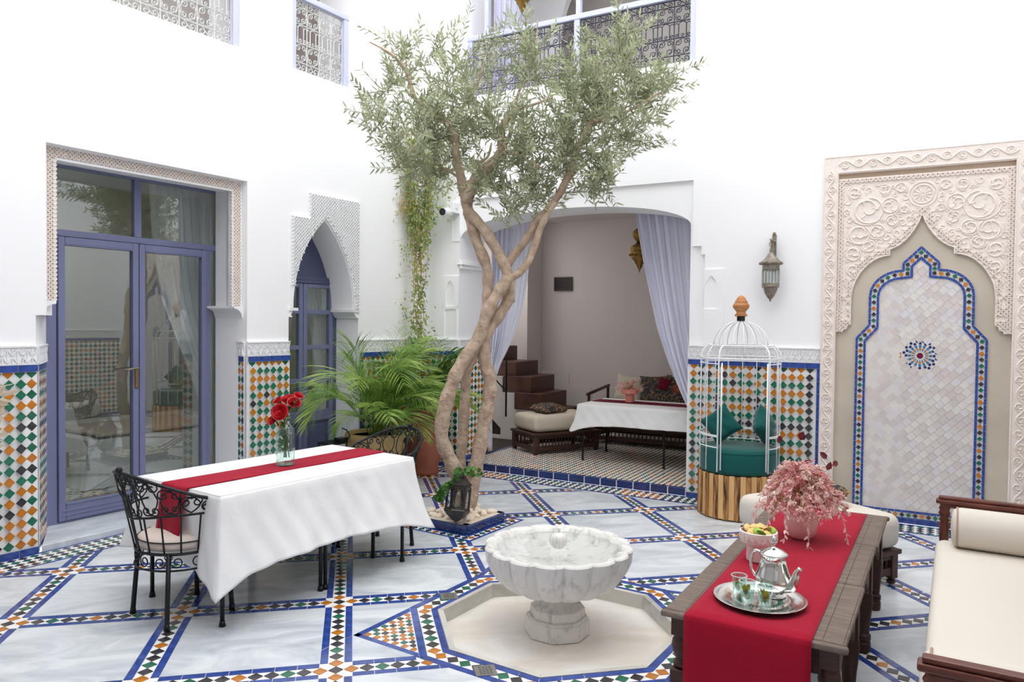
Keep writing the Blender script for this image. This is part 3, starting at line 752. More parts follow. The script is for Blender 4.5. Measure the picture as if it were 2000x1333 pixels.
part('reveal', rv, 'plaster', wall_left)
cov = [(0, 0)]+[(0.09*math.sin(PI/2*i/8), -0.09+0.09*math.cos(PI/2*i/8)) for i in range(9)]
for sx, x0 in ((1, 1.618), (-1, 0.162)):
    poly = [(x0+sx*0.0, 1.745), (x0+sx*0.0, 1.725)]+[(x0+sx*(0.012+0.07*math.sin(PI/2*i/7)), 1.72-0.075*(1-math.cos(PI/2*i/7))) for i in range(8)]+[(x0+sx*0.091, 1.64), (x0+sx*0.091, 1.745)]
    if sx < 0: poly.reverse()
    plate('corbel', poly, [], 0.06, 0.45, 'stucco', parent=wall_left)
rvb = MB(); rvb.box(1.70, 1.82, 0.13, 0.46, 1.60, 1.745)
big_arch = lancet(2.20, 2.996, 1.74, 2.63)
outl = [(2.185, 1.745), (2.185, 2.609), (2.40, 2.609), (2.40, 2.847), (3.06, 2.847), (3.06, 1.745)]
panel = plate('arch_surround', outl[:1]+outl[1:]+list(reversed(big_arch)), [], -0.008, 0.0, 'stucco', parent=wall_left)
n_ = MB(); net(n_, lambda x, z: in_poly(x, z, outl) and not in_poly(x, z, lancet(2.185, 3.011, 1.7, 2.655)), 2.195, 3.05, 1.75, 2.84, 0.034, 0.0048, -0.008, 0.02); stuff(part('stucco_net', n_, 'stucco', wall_left))
rim = MB(); rim.tube([(x, -0.012, z) for x, z in big_arch], 0.008, 6); part('arch_rim', rim, 'stucco', wall_left)
ros = MB()
for r_ in (0.03, 0.018): ros.tube([(2.60+r_*math.cos(2*PI*i/16), -0.014, 2.70+r_*math.sin(2*PI*i/16)) for i in range(16)], 0.004, 5, closed=True)
part('rosette', ros, 'stucco', wall_left)
for x0, sx in ((2.165, -1), (3.06, 1)):
    mb = MB(); mb.box(min(x0, x0-sx*0.09), max(x0, x0-sx*0.09)+0.012, -0.014, 0.33, 1.715, 1.742); mb.box(min(x0, x0-sx*0.03), max(x0, x0-sx*0.03), -0.014, 0.33, 1.655, 1.668)
    part('corbel', mb, 'stucco', wall_left)

# ---------------------------------------------------------------- the glass door
def bars(name, parent, lst, m, y0, y1, bevel=0.004):
    mb = MB()
    for a, b, c, d_ in lst: mb.box(a, b, y0, y1, c, d_)
    return part(name, mb, m, parent, bevel=bevel)
Y = 0.45
door1 = structure(bars('door_1', None, [(0.27, 0.345, 0.045, 2.82), (1.775, 1.815, 0.045, 2.82), (0.345, 1.775, 2.77, 2.82), (0.345, 1.775, 2.246, 2.298), (0.953, 1.013, 2.298, 2.77), (1.615, 1.655, 0.045, 2.246), (0.345, 1.775, 0.045, 0.062)], 'lavender_paint', Y, Y+0.06))
door1.matrix_basis = FL
for a, b in ((0.350, 0.980), (0.986, 1.612)):
    lf = bars('door_leaf', door1, [(a, a+0.05, 0.064, 2.242), (b-0.05, b, 0.064, 2.242), (a+0.05, b-0.05, 2.185, 2.242), (a+0.05, b-0.05, 0.064, 0.19)], 'lavender_paint', Y-0.018, Y+0.04, 0.006)
    bars('bead', lf, [(a+0.05, b-0.05, 0.185, 0.197), (a+0.05, b-0.05, 2.178, 2.186), (a+0.02, b-0.02, 0.10, 0.112), (a+0.02, b-0.02, 0.135, 0.147)], 'lavender_paint', Y-0.024, Y+0.02, 0.003)
    bars('pane', lf, [(a+0.045, b-0.045, 0.185, 2.19)], 'window_glass', Y+0.01, Y+0.016, 0)
for q in ((0.35, 0.955, 2.29, 2.775), (1.01, 1.778, 2.29, 2.775), (1.65, 1.778, 0.06, 2.25)): bars('pane', door1, [q], 'window_glass', Y+0.02, Y+0.026, 0)
hd = MB(); hd.box(0.942, 0.968, Y-0.03, Y-0.018, 1.05, 1.22); part('handle_plate', hd, 'brass', door1, bevel=0.003)
hd = MB(); hd.tube([(0.955, Y-0.02, 1.215), (0.955, Y-0.07, 1.215), (0.93, Y-0.075, 1.217), (0.83, Y-0.072, 1.205)], 0.009, 8); part('handle', hd, 'aged_metal', door1, smooth=True)
# ---------------------------------------------------------------- the arched blue door
Y = 0.33
tym = plate('door_2', [(2.13, 2.0)]+lancet(2.13, 3.10, 2.001, 2.72)+[(3.10, 2.0)], [], Y, Y+0.05, 'slate_blue_paint', FL); structure(tym)
bars('door_frame', tym, [(2.13, 3.13, 2.0, 2.03), (2.13, 3.13, 2.03, 2.066)], 'slate_blue_paint', Y-0.03, Y+0.04); bars('door_frame', tym, [(2.13, 2.20, 0.05, 2.0), (3.01, 3.13, 0.05, 2.0)], 'slate_blue_paint', Y-0.01, Y+0.05)
ROWS = [(1.735, 1.955), (1.375, 1.69), (1.04, 1.332), (0.705, 0.995)]
for a, b in ((2.205, 2.606), (2.612, 3.005)):
    fr = [(a, a+0.05, 0.055, 1.998), (b-0.05, b, 0.055, 1.998), (a+0.05, b-0.05, 1.955, 1.998), (a+0.05, b-0.05, 1.69, 1.735), (a+0.05, b-0.05, 1.332, 1.375), (a+0.05, b-0.05, 0.995, 1.04), (a+0.05, b-0.05, 0.60, 0.705), (a+0.05, b-0.05, 0.055, 0.16)]
    lf = bars('door_leaf', tym, fr, 'lavender_paint', Y-0.02, Y+0.03)
    for z0, z1 in ROWS: bars('pane', lf, [(a+0.045, b-0.045, z0-0.005, z1+0.005)], 'window_glass', Y+0.004, Y+0.009, 0)
    bars('door_panel', lf, [(a+0.045, b-0.045, 0.15, 0.61)], 'slate_blue_paint', Y+0.0, Y+0.02); bars('door_panel', lf, [(a+0.09, b-0.09, 0.20, 0.56)], 'slate_blue_paint', Y-0.012, Y+0.01, 0.01)

# ---------------------------------------------------------------- bedroom behind the glass
def room(nm, x0, x1, y0, y1, z0, z1, wm, fm, M):
    mb = MB(); mb.box(x0-0.1, x1+0.1, y1, y1+0.1, z0, z1); mb.box(x0-0.1, x0, y0, y1, z0, z1); mb.box(x1, x1+0.1, y0, y1, z0, z1); mb.box(x0-0.1, x1+0.1, y0, y1+0.1, z1, z1+0.1)
    w_ = structure(part(nm, mb, wm, M=M)); f = MB(); f.box(x0, x1, y0, y1, z0-0.1, z0); fl = structure(part('floor_'+nm.split('_', 1)[1], f, fm, M=M)); return w_, fl
w1, f1 = room('wall_bedroom', -2.2, 3.9, 0.452, 3.6, 0.02, 3.2, 'bedroom_wall', 'bedroom_tile', FL)
dots = MB()
for i in range(46):
    for jn in range(26): dots.prism(ngon(-1.2+i*0.11+(jn % 2)*0.055, 0.6+jn*0.1, 0.018, 4, 0), 0.02, 0.0215, FLOORMAP)
stuff(part('floor_dots', dots, 'black_tile', f1))
rg = rbox(1.5, 0.6, 0.014, 0.006, 2); o = part('rug', rg, 'rug', M=FL @ Matrix.Translation((0.9, 0.92, 0.029))); tag(o, 'brown patterned rug just inside the glass door', 'rug')
bed = thing('bed', 'bed under a white spread seen through the glass door', 'bed', M=FL @ Matrix.Translation((2.1, 2.3, 0.02)))
b_ = rbox(1.9, 1.5, 0.42, 0.08, 4).xf(Matrix.Translation((0, 0, 0.27))); part('mattress', b_, 'white_cloth', bed, smooth=True)
def bedskirt(u, v):
    a = 2*PI*u; x = 0.98*max(-1, min(1, 1.5*math.cos(a))); y = 0.78*max(-1, min(1, 1.5*math.sin(a))); k = 1+0.06*(1-v)+0.02*math.sin(40*a)*(1-v); return (x*k, y*k, 0.01+0.45*v)
part('bed_cover', MB().grid(160, 6, bedskirt, cu=True), 'white_cloth', bed, smooth=True)
th_ = rbox(1.3, 0.9, 0.03, 0.012, 2).xf(Matrix.Translation((-0.25, -0.35, 0.50))); part('throw', th_, 'seat_cloth', bed)
def drape(name, label, cat, matname, M, left, right, zt, zb, folds, amp, nu=90, nv=30, thick=0.0, y_of=None, parent=None, lab=True):
    """left(v), right(v): x of the two edges, v=0 top, v=1 bottom"""
    def fn(u, v):
        l, r = left(v), right(v); w_ = r-l; x = l+w_*u
        a = amp*(0.75+0.5*math.sin(3*u+2)); y = a*math.sin(2*PI*folds*u+0.7*math.sin(5*u))+0.35*a*math.sin(2*PI*folds*2.3*u+3*v)
        y += (y_of(v) if y_of else 0); return (x+0.01*math.sin(2*PI*folds*u*2), y, zt+(zb-zt)*v)
    o = part(name, MB().grid(nu, nv, fn), matname, M=M, smooth=True)
    if lab: tag(o, label, cat)
    return o
def lerp(a, b, t): return a+(b-a)*t
def table(vals):
    def f(v):
        n = len(vals)-1; i = min(n-1, int(v*n)); return lerp(vals[i], vals[i+1], v*n-i)
    return f
drape('sheer_curtain', 'white sheer curtain swept aside behind the glass door', 'curtain', 'sheer_curtain', FL @ Matrix.Translation((0, 0.75, 0)), table([1.25, 1.28, 1.38, 1.62, 1.85, 1.90]), table([1.95, 1.98, 2.02, 2.06, 2.08, 2.1]), 2.95, 0.05, 9, 0.03)
drape('sheer_curtain', 'white sheer curtain hanging behind the arched blue door', 'curtain', 'sheer_curtain', FL @ Matrix.Translation((0, 0.62, 0)), table([2.75, 2.85, 3.0, 3.12, 3.2]), table([3.35, 3.36, 3.38, 3.4, 3.4]), 2.5, 0.3, 8, 0.03)

# ---------------------------------------------------------------- the tiled niche on the back wall
fo = [(1.255, 0), (1.255, 3.063), (2.757, 3.063), (2.757, 0), (2.625, 0), (2.625, 2.915), (1.372, 2.915), (1.372, 0)]
niche_frame = plate('niche_frame', fo, [], -0.05, 0.0, 'carved_stucco', parent=wall_back)
sc_ = MB()
def stub(mb, pts, r, y, seg=4): mb.tube([(a, y, b) for a, b in pts], r, seg)
def vine(mb, x0, z0, x1, z1, wd, y):
    L = math.hypot(x1-x0, z1-z0); ux, uz = (x1-x0)/L, (z1-z0)/L; nx, nz = -uz, ux; n = max(2, round(L/0.105)); S = L/n
    T = lambda a, b: (x0+ux*a+nx*b, z0+uz*a+nz*b)
    stub(mb, [T(L*i/(n*8), wd*0.5*math.sin(PI*i/8)) for i in range(n*8+1)], 0.0085, y)
    for i in range(n):
        sg = 1 if i % 2 == 0 else -1; cx = (i+0.5)*S
        stub(mb, [T(*p) for p in spiral(cx, -sg*wd*0.08, 0.030, -sg*PI/2, 1.1, sg, 12, 0.25)], 0.0068, y)
        stub(mb, [T(cx-0.02, -sg*wd*0.45), T(cx, -sg*wd*0.62), T(cx+0.025, -sg*wd*0.42)], 0.008, y)
        stub(mb, [T(cx-0.038, sg*wd*0.1), T(cx-0.03, -sg*wd*0.4)], 0.004, y)
vine(sc_, 1.3135, 0.03, 1.3135, 2.94, 0.055, -0.053); vine(sc_, 2.691, 0.03, 2.691, 2.94, 0.055, -0.053); vine(sc_, 1.37, 2.989, 2.64, 2.989, 0.055, -0.053)
for x in (1.262, 1.364, 2.633, 2.750): stub(sc_, [(x, 0), (x, 3.06 if x in (1.262, 2.750) else 2.92)], 0.007, -0.05)
for z, a, b in ((3.056, 1.26, 2.752), (2.924, 1.37, 2.63)): stub(sc_, [(a, z), (b, z)], 0.007, -0.05)
stuff(part('vine_carving', sc_, 'carved_stucco', wall_back))
CX = 2.0; hl = [(1.42, 1.575), (1.428, 1.60), (1.452, 1.605), (1.462, 1.635), (1.482, 1.64), (1.482, 1.86)]
hl += [(1.482+0.286*(1-math.cos(PI/2*i/10))**0.9, 1.86+0.355*math.sin(PI/2*i/10)) for i in range(1, 11)]
hl += [(1.768, 2.262)]+[(1.768+0.232*(1-(1-i/10)**1.0)*(1), 2.262+0.275*(0.35*(i/10)+0.65*(i/10)**2.6)) for i in range(1, 11)]
hl[-1] = (CX, 2.54)
archn = hl+[(2*CX-x, z) for x, z in reversed(hl[:-1])]
ap = plate('arch_panel', [(1.372, 1.575), (1.372, 2.872), (2.625, 2.872), (2.625, 1.575)]+list(reversed(archn)), [], -0.028, 0.012, 'carved_stucco', parent=wall_back)
back = plate('niche_plaster', [(1.372, 0), (1.372, 2.872), (2.625, 2.872), (2.625, 0)], [], -0.004, -0.0005, 'tadelakt', parent=wall_back)
tp = MB(); tp.box(1.372, 2.625, -0.004, -0.001, 2.872, 2.915); part('niche_gap_shade', tp, 'gap_shade_beige', wall_back)  # beige strip stands in for the shadow in the gap above the arch panel
n_ = MB(); arch_pts = archn+[tuple(Vector(archn[i]).lerp(Vector(archn[i+1]), .5)) for i in range(len(archn)-1)]; nearr = lambda x, z: min(math.hypot(x-a, z-b) for a, b in arch_pts)
net(n_, lambda x, z: (not in_poly(x, z, [(archn[0][0], 1.5)]+archn+[(archn[-1][0], 1.5)])) and nearr(x, z) > 0.018 and (nearr(x, z) < 0.052 or x < 1.425 or x > 2.572 or z > 2.83), 1.38, 2.617, 1.58, 2.866, 0.034, 0.0048, -0.028, 0.014)
stuff(part('stucco_net', n_, 'carved_stucco', wall_back))
em = MB(); em.tube([(a, -0.032, b) for a, b in archn], 0.0075, 5); part('arch_moulding', em, 'carved_stucco', wall_back)
ab = MB(); rnd = random.Random(5)
def lerp_(a, b, t): return a+(b-a)*t
def okp(x, z, m=0.05): return 1.43 < x < 2.57 and z < 2.815 and nearr(x, z) > m and not in_poly(x, z, archn) and z > 1.66
for r_ in (0.10, 0.075): stub(ab, [(CX+r_*math.cos(2*PI*i/24), 2.70+r_*math.sin(2*PI*i/24)) for i in range(25)], 0.0075, -0.031)
for i in range(12): a = PI/6*i; stub(ab, [(CX+0.015*math.cos(a), 2.70+0.015*math.sin(a)), (CX+0.065*math.cos(a), 2.70+0.065*math.sin(a))], 0.006, -0.031)
taken = [(CX, 2.70, .11)]
for sx in (-1, 1):
    T = lambda x, z, sx=sx: (CX+sx*x, z)
    for cx, cz, R, tr in ((0.40, 2.60, 0.12, 1.3), (0.24, 2.62, 0.07, 1.2), (0.46, 2.40, 0.085, 1.3), (0.33, 2.42, 0.06, 1.2), (0.50, 2.24, 0.06, 1.2), (0.39, 2.30, 0.05, 1.2), (0.50, 2.10, 0.05, 1.2), (0.22, 2.50, 0.05, 1.1), (0.16, 2.76, 0.045, 1.0), (0.28, 2.76, 0.045, 1.1), (0.50, 2.75, 0.05, 1.1), (0.53, 1.98, 0.03, 1.0), (0.13, 2.58, 0.035, 1.0)):
        taken.append((CX+sx*cx, cz, R*1.15)); stub(ab, [T(*p) for p in spiral(cx, cz, R, 0.5+cx*9, tr, 1, 20, 0.2)], 0.0085, -0.032)
        stub(ab, [T(*p) for p in spiral(cx, cz, R*1.18, 2.5+cx*9, 0.7, -1, 14, 0.7)], 0.0065, -0.032)
        for k in range(3):
            a = k*2.1+cx*7; stub(ab, [T(cx+R*0.3*math.cos(a), cz+R*0.3*math.sin(a)), T(cx+R*0.62*math.cos(a+.35), cz+R*0.62*math.sin(a+.35)), T(cx+R*0.8*math.cos(a), cz+R*0.8*math.sin(a))], [0.004, 0.014, 0.004], -0.03)
for k in range(3600):
    x, z = rnd.uniform(1.44, 2.56), rnd.uniform(1.75, 2.81)
    R_ = lerp_(.036, .012, k/3600)
    if not okp(x, z, 0.048+R_*.8) or any(math.hypot(x-a, z-b) < (c+R_)*0.88 for a, b, c in taken): continue
    taken.append((x, z, R_)); stub(ab, spiral(x, z, R_, rnd.uniform(0, 6), rnd.uniform(.8, 1.2), rnd.choice((-1, 1)), 10, .25), 0.0062, -0.031)
stuff(part('arabesque_carving', ab, 'carved_stucco', wall_back))
# the mosaic panel in the niche
hp = [(1.528, 0.035), (1.528, 1.53), (1.622, 1.64), (1.622, 1.88)]+[(1.622+0.243*(1-math.cos(PI/2*i/6)), 1.88+0.215*math.sin(PI/2*i/6)) for i in range(1, 7)]+[(1.865, 2.15), (CX, 2.285)]
outp = hp+[(2*CX-x, z) for x, z in reversed(hp[:-1])]
def offset(poly, d_):           # inward, for this clockwise outline
    out = []; n = len(poly)
    for i in range(n):
        p0, p1, p2 = Vector(poly[i-1]), Vector(poly[i]), Vector(poly[(i+1) % n])
        a, b = (p1-p0).normalized(), (p2-p1).normalized(); na, nb = Vector((a.y, -a.x)), Vector((b.y, -b.x)); m_ = (na+nb); m_.normalize()
        out.append(tuple(p1+m_*(d_/max(0.5, m_.dot(na)))))
    return out
def along(poly, step, closed=True):
    pts = poly+[poly[0]]; out = []
    for i in range(len(pts)-1):
        a, b = Vector(pts[i]), Vector(pts[i+1]); n = max(1, round((b-a).length/step))
        for k in range(n): out.append(tuple(a.lerp(b, k/n)))
    return out
cream = []; inn = offset(outp, 0.045); c45 = math.sqrt(0.5)
for i in range(-60, 60):
    for jn in range(-60, 60):
        a, b = i*0.060+(jn % 2)*0.030, jn*0.054; x, z = CX+(a-b)*c45, 1.15+(a+b)*c45
        if not in_poly(x, z, inn): continue
        if math.hypot(x-2.007, z-1.39) < 0.12: continue
        hw, hh = 0.0292, 0.0263; q = [((u-v)*c45, (u+v)*c45) for u, v in ((-hw, -hh), (hw, -hh), (hw, hh), (-hw, hh))]
        ci = rnd.randrange(4); cream.append((x, z, q, ci, 'c'))
mapN = lambda a, b, h: (a, -0.004-h, b)
emit(wall_back, FB, 'cream_tile', cream, mapN, 0, 0.003, ['cream_tile_a', 'cream_tile_b', 'cream_tile_c', 'cream_tile_d'])
bk = plate('mosaic_bed', outp, [], -0.006, -0.004, 'grout', parent=wall_back)
bb = plate('mosaic_border', outp, [list(reversed(offset(outp, 0.079)))], -0.0085, -0.004, 'white_tile', parent=wall_back)
mapB = lambda a, b, h: (a, -0.0085-h, b); nb_ = []; nd = []
for d0, d1 in ((0.0, 0.018), (0.060, 0.078)):
    o0, o1 = offset(outp, d0), offset(outp, d1)
    for i in range(len(outp)):
        a0, a1, b0, b1 = Vector(o0[i-1]), Vector(o0[i]), Vector(o1[i-1]), Vector(o1[i]); n = max(1, round((a1-a0).length/0.052))
        for k in range(n):
            e = 0.0012/max(0.01, (a1-a0).length); f0, f1 = k/n+e, (k+1)/n-e
            q = [tuple(a0.lerp(a1, f0)), tuple(b0.lerp(b1, f0)), tuple(b0.lerp(b1, f1)), tuple(a0.lerp(a1, f1))]
            cx, cz = sum(p[0] for p in q)/4, sum(p[1] for p in q)/4; nb_.append((cx, cz, [(x-cx, z-cz) for x, z in q], BLUE, None))
mid = along(offset(outp, 0.039), 0.0475)
for i, (x, z) in enumerate(mid):
    p0, p1 = mid[i-1], mid[(i+1) % len(mid)]; a = math.atan2(p1[1]-p0[1], p1[0]-p0[0])
    nd.append((x, z, ngon(0, 0, 0.0195, 4, a), [ORANGE, BLACK, GREEN, BLACK][i % 4], None))
fb = [(1.37+0.125*(i+0.5), 0.018, [(-0.061, -0.014), (0.061, -0.014), (0.061, 0.014), (-0.061, 0.014)], BLUE, None) for i in range(10)]
emit(wall_back, FB, 'border_tile', nb_+fb, mapB, 0, 0.002, TM); emit(wall_back, FB, 'border_lozenge', nd, mapB, 0, 0.002, TM)
# star medallion
med = part('medallion', MB().prism(ngon(0, 0, 0.150, 32, 0), 0, 0.004, WALLMAP), 'cream_tile_b', wall_back, M=Matrix.Translation((2.007, -0.004, 1.39)))
mp = lambda a, b, h: (a*1.14, -0.004-h, b*1.14); chips = []
chips.append((0, 0, ngon(0, 0, 0.021, 14, 0), 2, None))
for k in range(16):
    a = 2*PI*k/16
    def petal(r0, r1, w0, w1): return [(r0*math.cos(a)-s_*w_*math.sin(a), r0*math.sin(a)+s_*w_*math.cos(a)) if r0 == q else (r1*math.cos(a)-s_*w_*math.sin(a), r1*math.sin(a)+s_*w_*math.cos(a)) for q, w_, s_ in ((r0, w0, -1), (r1, w1, -1), (r1, w1, 1), (r0, w0, 1))] if False else [(r0*math.cos(a)+w0*math.sin(a), r0*math.sin(a)-w0*math.cos(a)), (r1*math.cos(a)+w1*math.sin(a), r1*math.sin(a)-w1*math.cos(a)), (r1*math.cos(a)-w1*math.sin(a), r1*math.sin(a)+w1*math.cos(a)), (r0*math.cos(a)-w0*math.sin(a), r0*math.sin(a)+w0*math.cos(a))]
    chips.append((0, 0, petal(0.030, 0.044, 0.001, 0.0055), 1, None)); chips.append((0, 0, petal(0.046, 0.053, 0.0075, 0.0082), 3, None)); chips.append((0, 0, petal(0.057, 0.076, 0.0065, 0.0095), 1, None))
for k in range(16):
    a = 2*PI*k/16; chips.append((0.088*math.cos(a), 0.088*math.sin(a), ngon(0, 0, 0.011, 5, a), 0, None))
    a += PI/16; chips.append((0.104*math.cos(a), 0.104*math.sin(a), ngon(0, 0, 0.011, 5, a+PI), 0, None))
for k in range(16):
    a = 2*PI*(k+0.25*(1 if k % 2 else -1)+0.5)/16; r_ = 0.124; t = a+PI/2+(0.5 if k % 2 else -0.5)
    chips.append((r_*math.cos(a), r_*math.sin(a), [(0.014*math.cos(t), 0.014*math.sin(t)), (-0.005*math.sin(t), 0.005*math.cos(t)), (-0.014*math.cos(t), -0.014*math.sin(t)), (0.005*math.sin(t), -0.005*math.cos(t))], 3, None))
for cx, cz, q, ci, _ in chips:
    o = part('mosaic_chip', MB().prism(q, 0, 0.002, mp), ['navy_tile', 'teal_tile', 'wine_tile', 'orange_tile'][ci], med); o.location = (cx*1.14, 0, cz*1.14)

# ---------------------------------------------------------------- upper galleries and their railings
def gallery(nm, Fm, x0, x1, ydepth, label_wall):
    z0 = 3.85
    mb = MB(); mb.box(x0, x1, ydepth, ydepth+0.1, z0, 6.9); mb.box(x0-0.1, x0, 0.4, ydepth+0.1, z0, 6.9); mb.box(x1, x1+0.1, 0.4, ydepth+0.1, z0, 6.9); mb.box(x0-0.1, x1+0.1, 0.44, ydepth+0.1, 6.9, 7.0)
    w_ = structure(part(nm, mb, 'interior_plaster', M=Fm)); f = MB(); f.box(x0, x1, 0.44, ydepth, 3.75, z0); structure(part('floor_gallery', f, 'bedroom_tile', M=Fm)); return w_
gb_ = gallery('wall_gallery_back', FB, -2.9, 0.8, 2.1, '')
gl_ = gallery('wall_gallery_left', FL, -1.9, 3.5, 1.9, '')
gbl = plate('gallery_arch', [(-2.9, 3.85), (-2.9, 6.9), (0.8, 6.9), (0.8, 3.85), (-0.15, 3.85)]+list(reversed(lancet(-1.95, -0.15, 5.0, 6.3)))+[(-1.95, 3.85)], [], 1.3, 1.4, 'plaster', parent=gb_)
def scrollpanel(x0, x1, z0, z1, r, y=0.0):
    mb = MB(); bars_ = MB(); H = z1-z0; nc = max(1, round((x1-x0)/0.165)); W_ = (x1-x0)/nc
    zs = [z0, z0+H*0.13, z0+H*0.40, z0+H*0.66, z0+H*0.90, z1]
    L = lambda a, b: bars_.tube([(a[0], y, a[1]), (b[0], y, b[1])], r, 4)
    for z in zs: L((x0, z), (x1, z))
    for i in range(nc+1): L((x0+i*W_, z0), (x0+i*W_, z1))
    for i in range(nc):
        xa = x0+i*W_; cx = xa+W_/2
        for k in range(5):
            a, b = zs[k], zs[k+1]; cz = (a+b)/2; h = (b-a)
            if k in (0, 4):
                for s_, o in ((1, -1), (-1, 1)):
                    mb.tube([(p[0], y, p[1]) for p in spiral(cx+o*W_*0.24, cz, h*0.42, PI/2*s_, 1.2, o, 12, .15)], r*0.8, 4, caps=False)
                mb.tube([(cx-W_*.24, y, cz+h*.42*1), (cx, y, cz), (cx+W_*.24, y, cz-h*.42)], r*0.8, 4, caps=False)
            elif k == 2:
                for q in (0.27, 0.73): L((xa+W_*q, a), (xa+W_*q, b-h*.25))
                for q0, q1 in ((0, .27), (.27, .73), (.73, 1)):
                    m_ = (q0+q1)/2; ww = (q1-q0)*W_/2; mb.tube([(xa+W_*m_+ww*math.cos(PI*t/6), y, b-h*.25+min(ww, h*.22)*math.sin(PI*t/6)) for t in range(7)], r*.8, 4, caps=False)
                for q in (0.15, 0.5, 0.85): mb.tube([(p[0], y, p[1]) for p in spiral(xa+W_*q, a+h*.14, h*.11, 0, 1.1, 1, 8, .3)], r*.8, 4, caps=False)
            else:
                for sx in (-1, 1):
                    for sz in (-1, 1):
                        mb.tube([(p[0], y, p[1]) for p in spiral(cx+sx*W_*.25, cz+sz*h*.25, min(W_, h)*.21, math.atan2(-sz, -sx)+PI*.5, 1.35, sx*sz, 13, .12)], r*.8, 4, caps=False)
                mb.tube([(cx+W_*.42*math.cos(2*PI*t/14), y, cz+h*.44*math.sin(2*PI*t/14)) for t in range(14)], r*.6, 4, closed=True)
    return mb, bars_
def railing(label, Fm, x0, x1, z0, z1, posts, iron, r, y=0.05, tall=True):
    t = thing('balcony_railing', label, 'railing', M=Fm @ Matrix.Translation((0, y, 0)))
    xs = [x0]+posts+[x1]
    hr = MB(); hr.box(x0, x1, -0.035, 0.035, z1-0.055, z1); part('handrail', hr, 'pale_lavender_paint', t, bevel=0.006)
    for i, x in enumerate(xs):
        c = x+0.03 if i == 0 else (x-0.03 if i == len(xs)-1 else x)
        p = MB(); p.box(c-0.03, c+0.03, -0.03, 0.03, z0, z1-0.056); part('post', p, 'pale_lavender_paint', t, bevel=0.004)
    if tall:
        for x in [x0+0.22]+posts:
            p = MB(); p.box(x-0.025, x+0.025, 0.0, 0.05, z1, 6.25); part('upper_post', p, 'pale_lavender_paint', t)
    for i in range(len(xs)-1):
        a = xs[i]+(0.062 if i == 0 else 0.032); b = xs[i+1]-(0.062 if i == len(xs)-2 else 0.032)
        s_, b_ = scrollpanel(a, b, z0+0.005, z1-0.058, r); part('iron_grid', b_, iron, t); stuff(part('scrollwork', s_, iron, t))
railing('dark iron scrollwork railing with lavender rail above the alcove arch', FB, -2.43, 0.115, 4.102, 4.765, [-1.115], 'rail_iron_dark', 0.0055)
railing('iron scrollwork railing, coloured as if overexposed, of the long opening above the glass door', FL, -1.4, 1.64, 3.972, 4.66, [0.1], 'rail_iron_overexposed', 0.006)
railing('iron scrollwork railing, coloured as if overexposed, of the small opening above the arched blue door', FL, 2.20, 2.925, 3.972, 4.70, [], 'rail_iron_overexposed', 0.006)
for lab, a, b in (('brown louvred shutters behind the long pale railing', 0.6, 1.5), ('brown louvred shutters behind the small pale railing', 2.75, 3.4)):
    t = thing('window_shutter', lab, 'shutter', M=FL @ Matrix.Translation((0, 1.86, 0)))
    for k in range(2):
        x0 = a+(b-a)/2*k; mb = MB(); mb.box(x0+0.01, x0+(b-a)/2-0.01, -0.0, 0.03, 3.95, 6.0); o = part('shutter_leaf', mb, 'brown_shutter', t)
        for q in range(24):
            s_ = MB().box(x0+0.05, x0+(b-a)/2-0.05, -0.02, 0.0, 4.02+q*0.08, 4.07+q*0.08); part('slat', s_, 'brown_shutter', o)
drape('gallery_curtain', 'white curtain tied back at the left of the upper gallery', 'curtain', 'curtain_cloth', FB @ Matrix.Translation((0, 0.35, 0)), table([-2.3, -2.3, -2.3, -2.3]), table([-1.65, -1.8, -1.95, -2.05]), 6.3, 4.0, 7, 0.03)
# ================================================================ THINGS
# ---------------------------------------------------------------- marble fountain
fo = thing('fountain', 'white marble fountain with lobed bowl in the sunken octagonal basin', 'fountain', (0.267, 4.055, -0.077), rad(12))
p = MB(); p.prism(ngon(0, 0, 0.180, 8, PI/8), 0.0, 0.085, FLOORMAP); p.prism(ngon(0, 0, 0.172, 8, PI/8), 0.085, 0.095, FLOORMAP); part('plinth', p, 'fountain_marble', fo, bevel=0.006)
p = MB(); p.lathe([(0.0, 0.094), (0.150, 0.094), (0.153, 0.11), (0.150, 0.145), (0.135, 0.155), (0.118, 0.175), (0.100, 0.205), (0.090, 0.235), (0.086, 0.27)], 8, rot=PI/8); part('pedestal', p, 'fountain_marble', fo, auto=True)
NS = 16*10
def lob(a, am): c = abs(math.cos(8*a)); return 1-am+am*c**0.55
p = MB(); prof = [(0.05, 0.225, 0.0), (0.12, 0.228, .05), (0.20, 0.238, .08), (0.28, 0.262, .09), (0.335, 0.300, .09), (0.375, 0.355, .085), (0.400, 0.41, .08), (0.405, 0.455, .065), (0.409, 0.476, .065), (0.402, 0.484, .065), (0.372, 0.484, .075), (0.362, 0.478, .085), (0.350, 0.455, .085), (0.31, 0.42, .04), (0.2, 0.40, 0), (0.0, 0.395, 0)]
def bowlf(u, v):
    i = min(len(prof)-1, int(round(v*(len(prof)-1)))); r, z, am = prof[i]; a = 2*PI*u; rr = r*lob(a, am) if r > 0 else 0.0001; return (rr*math.cos(a), rr*math.sin(a), z)
p.grid(NS, len(prof)-1, bowlf, cu=True); part('bowl', p, 'fountain_marble', fo, auto=True)
p = MB(); 
def wf(u, v): a = 2*PI*u; r = 0.361*lob(a, .08)*(1-v)+0.0001; return (r*math.cos(a), r*math.sin(a), 0.468+0.0015*math.sin(60*r+3)*math.exp(-3*r))
p.grid(96, 14, wf, cu=True); part('water', p, 'water', fo, smooth=True)
p = MB(); prof2 = [(0.0001, -0.045), (0.028, -0.040), (0.044, -0.022), (0.051, 0.0), (0.048, 0.022), (0.036, 0.038), (0.018, 0.047), (0.008, 0.050)]
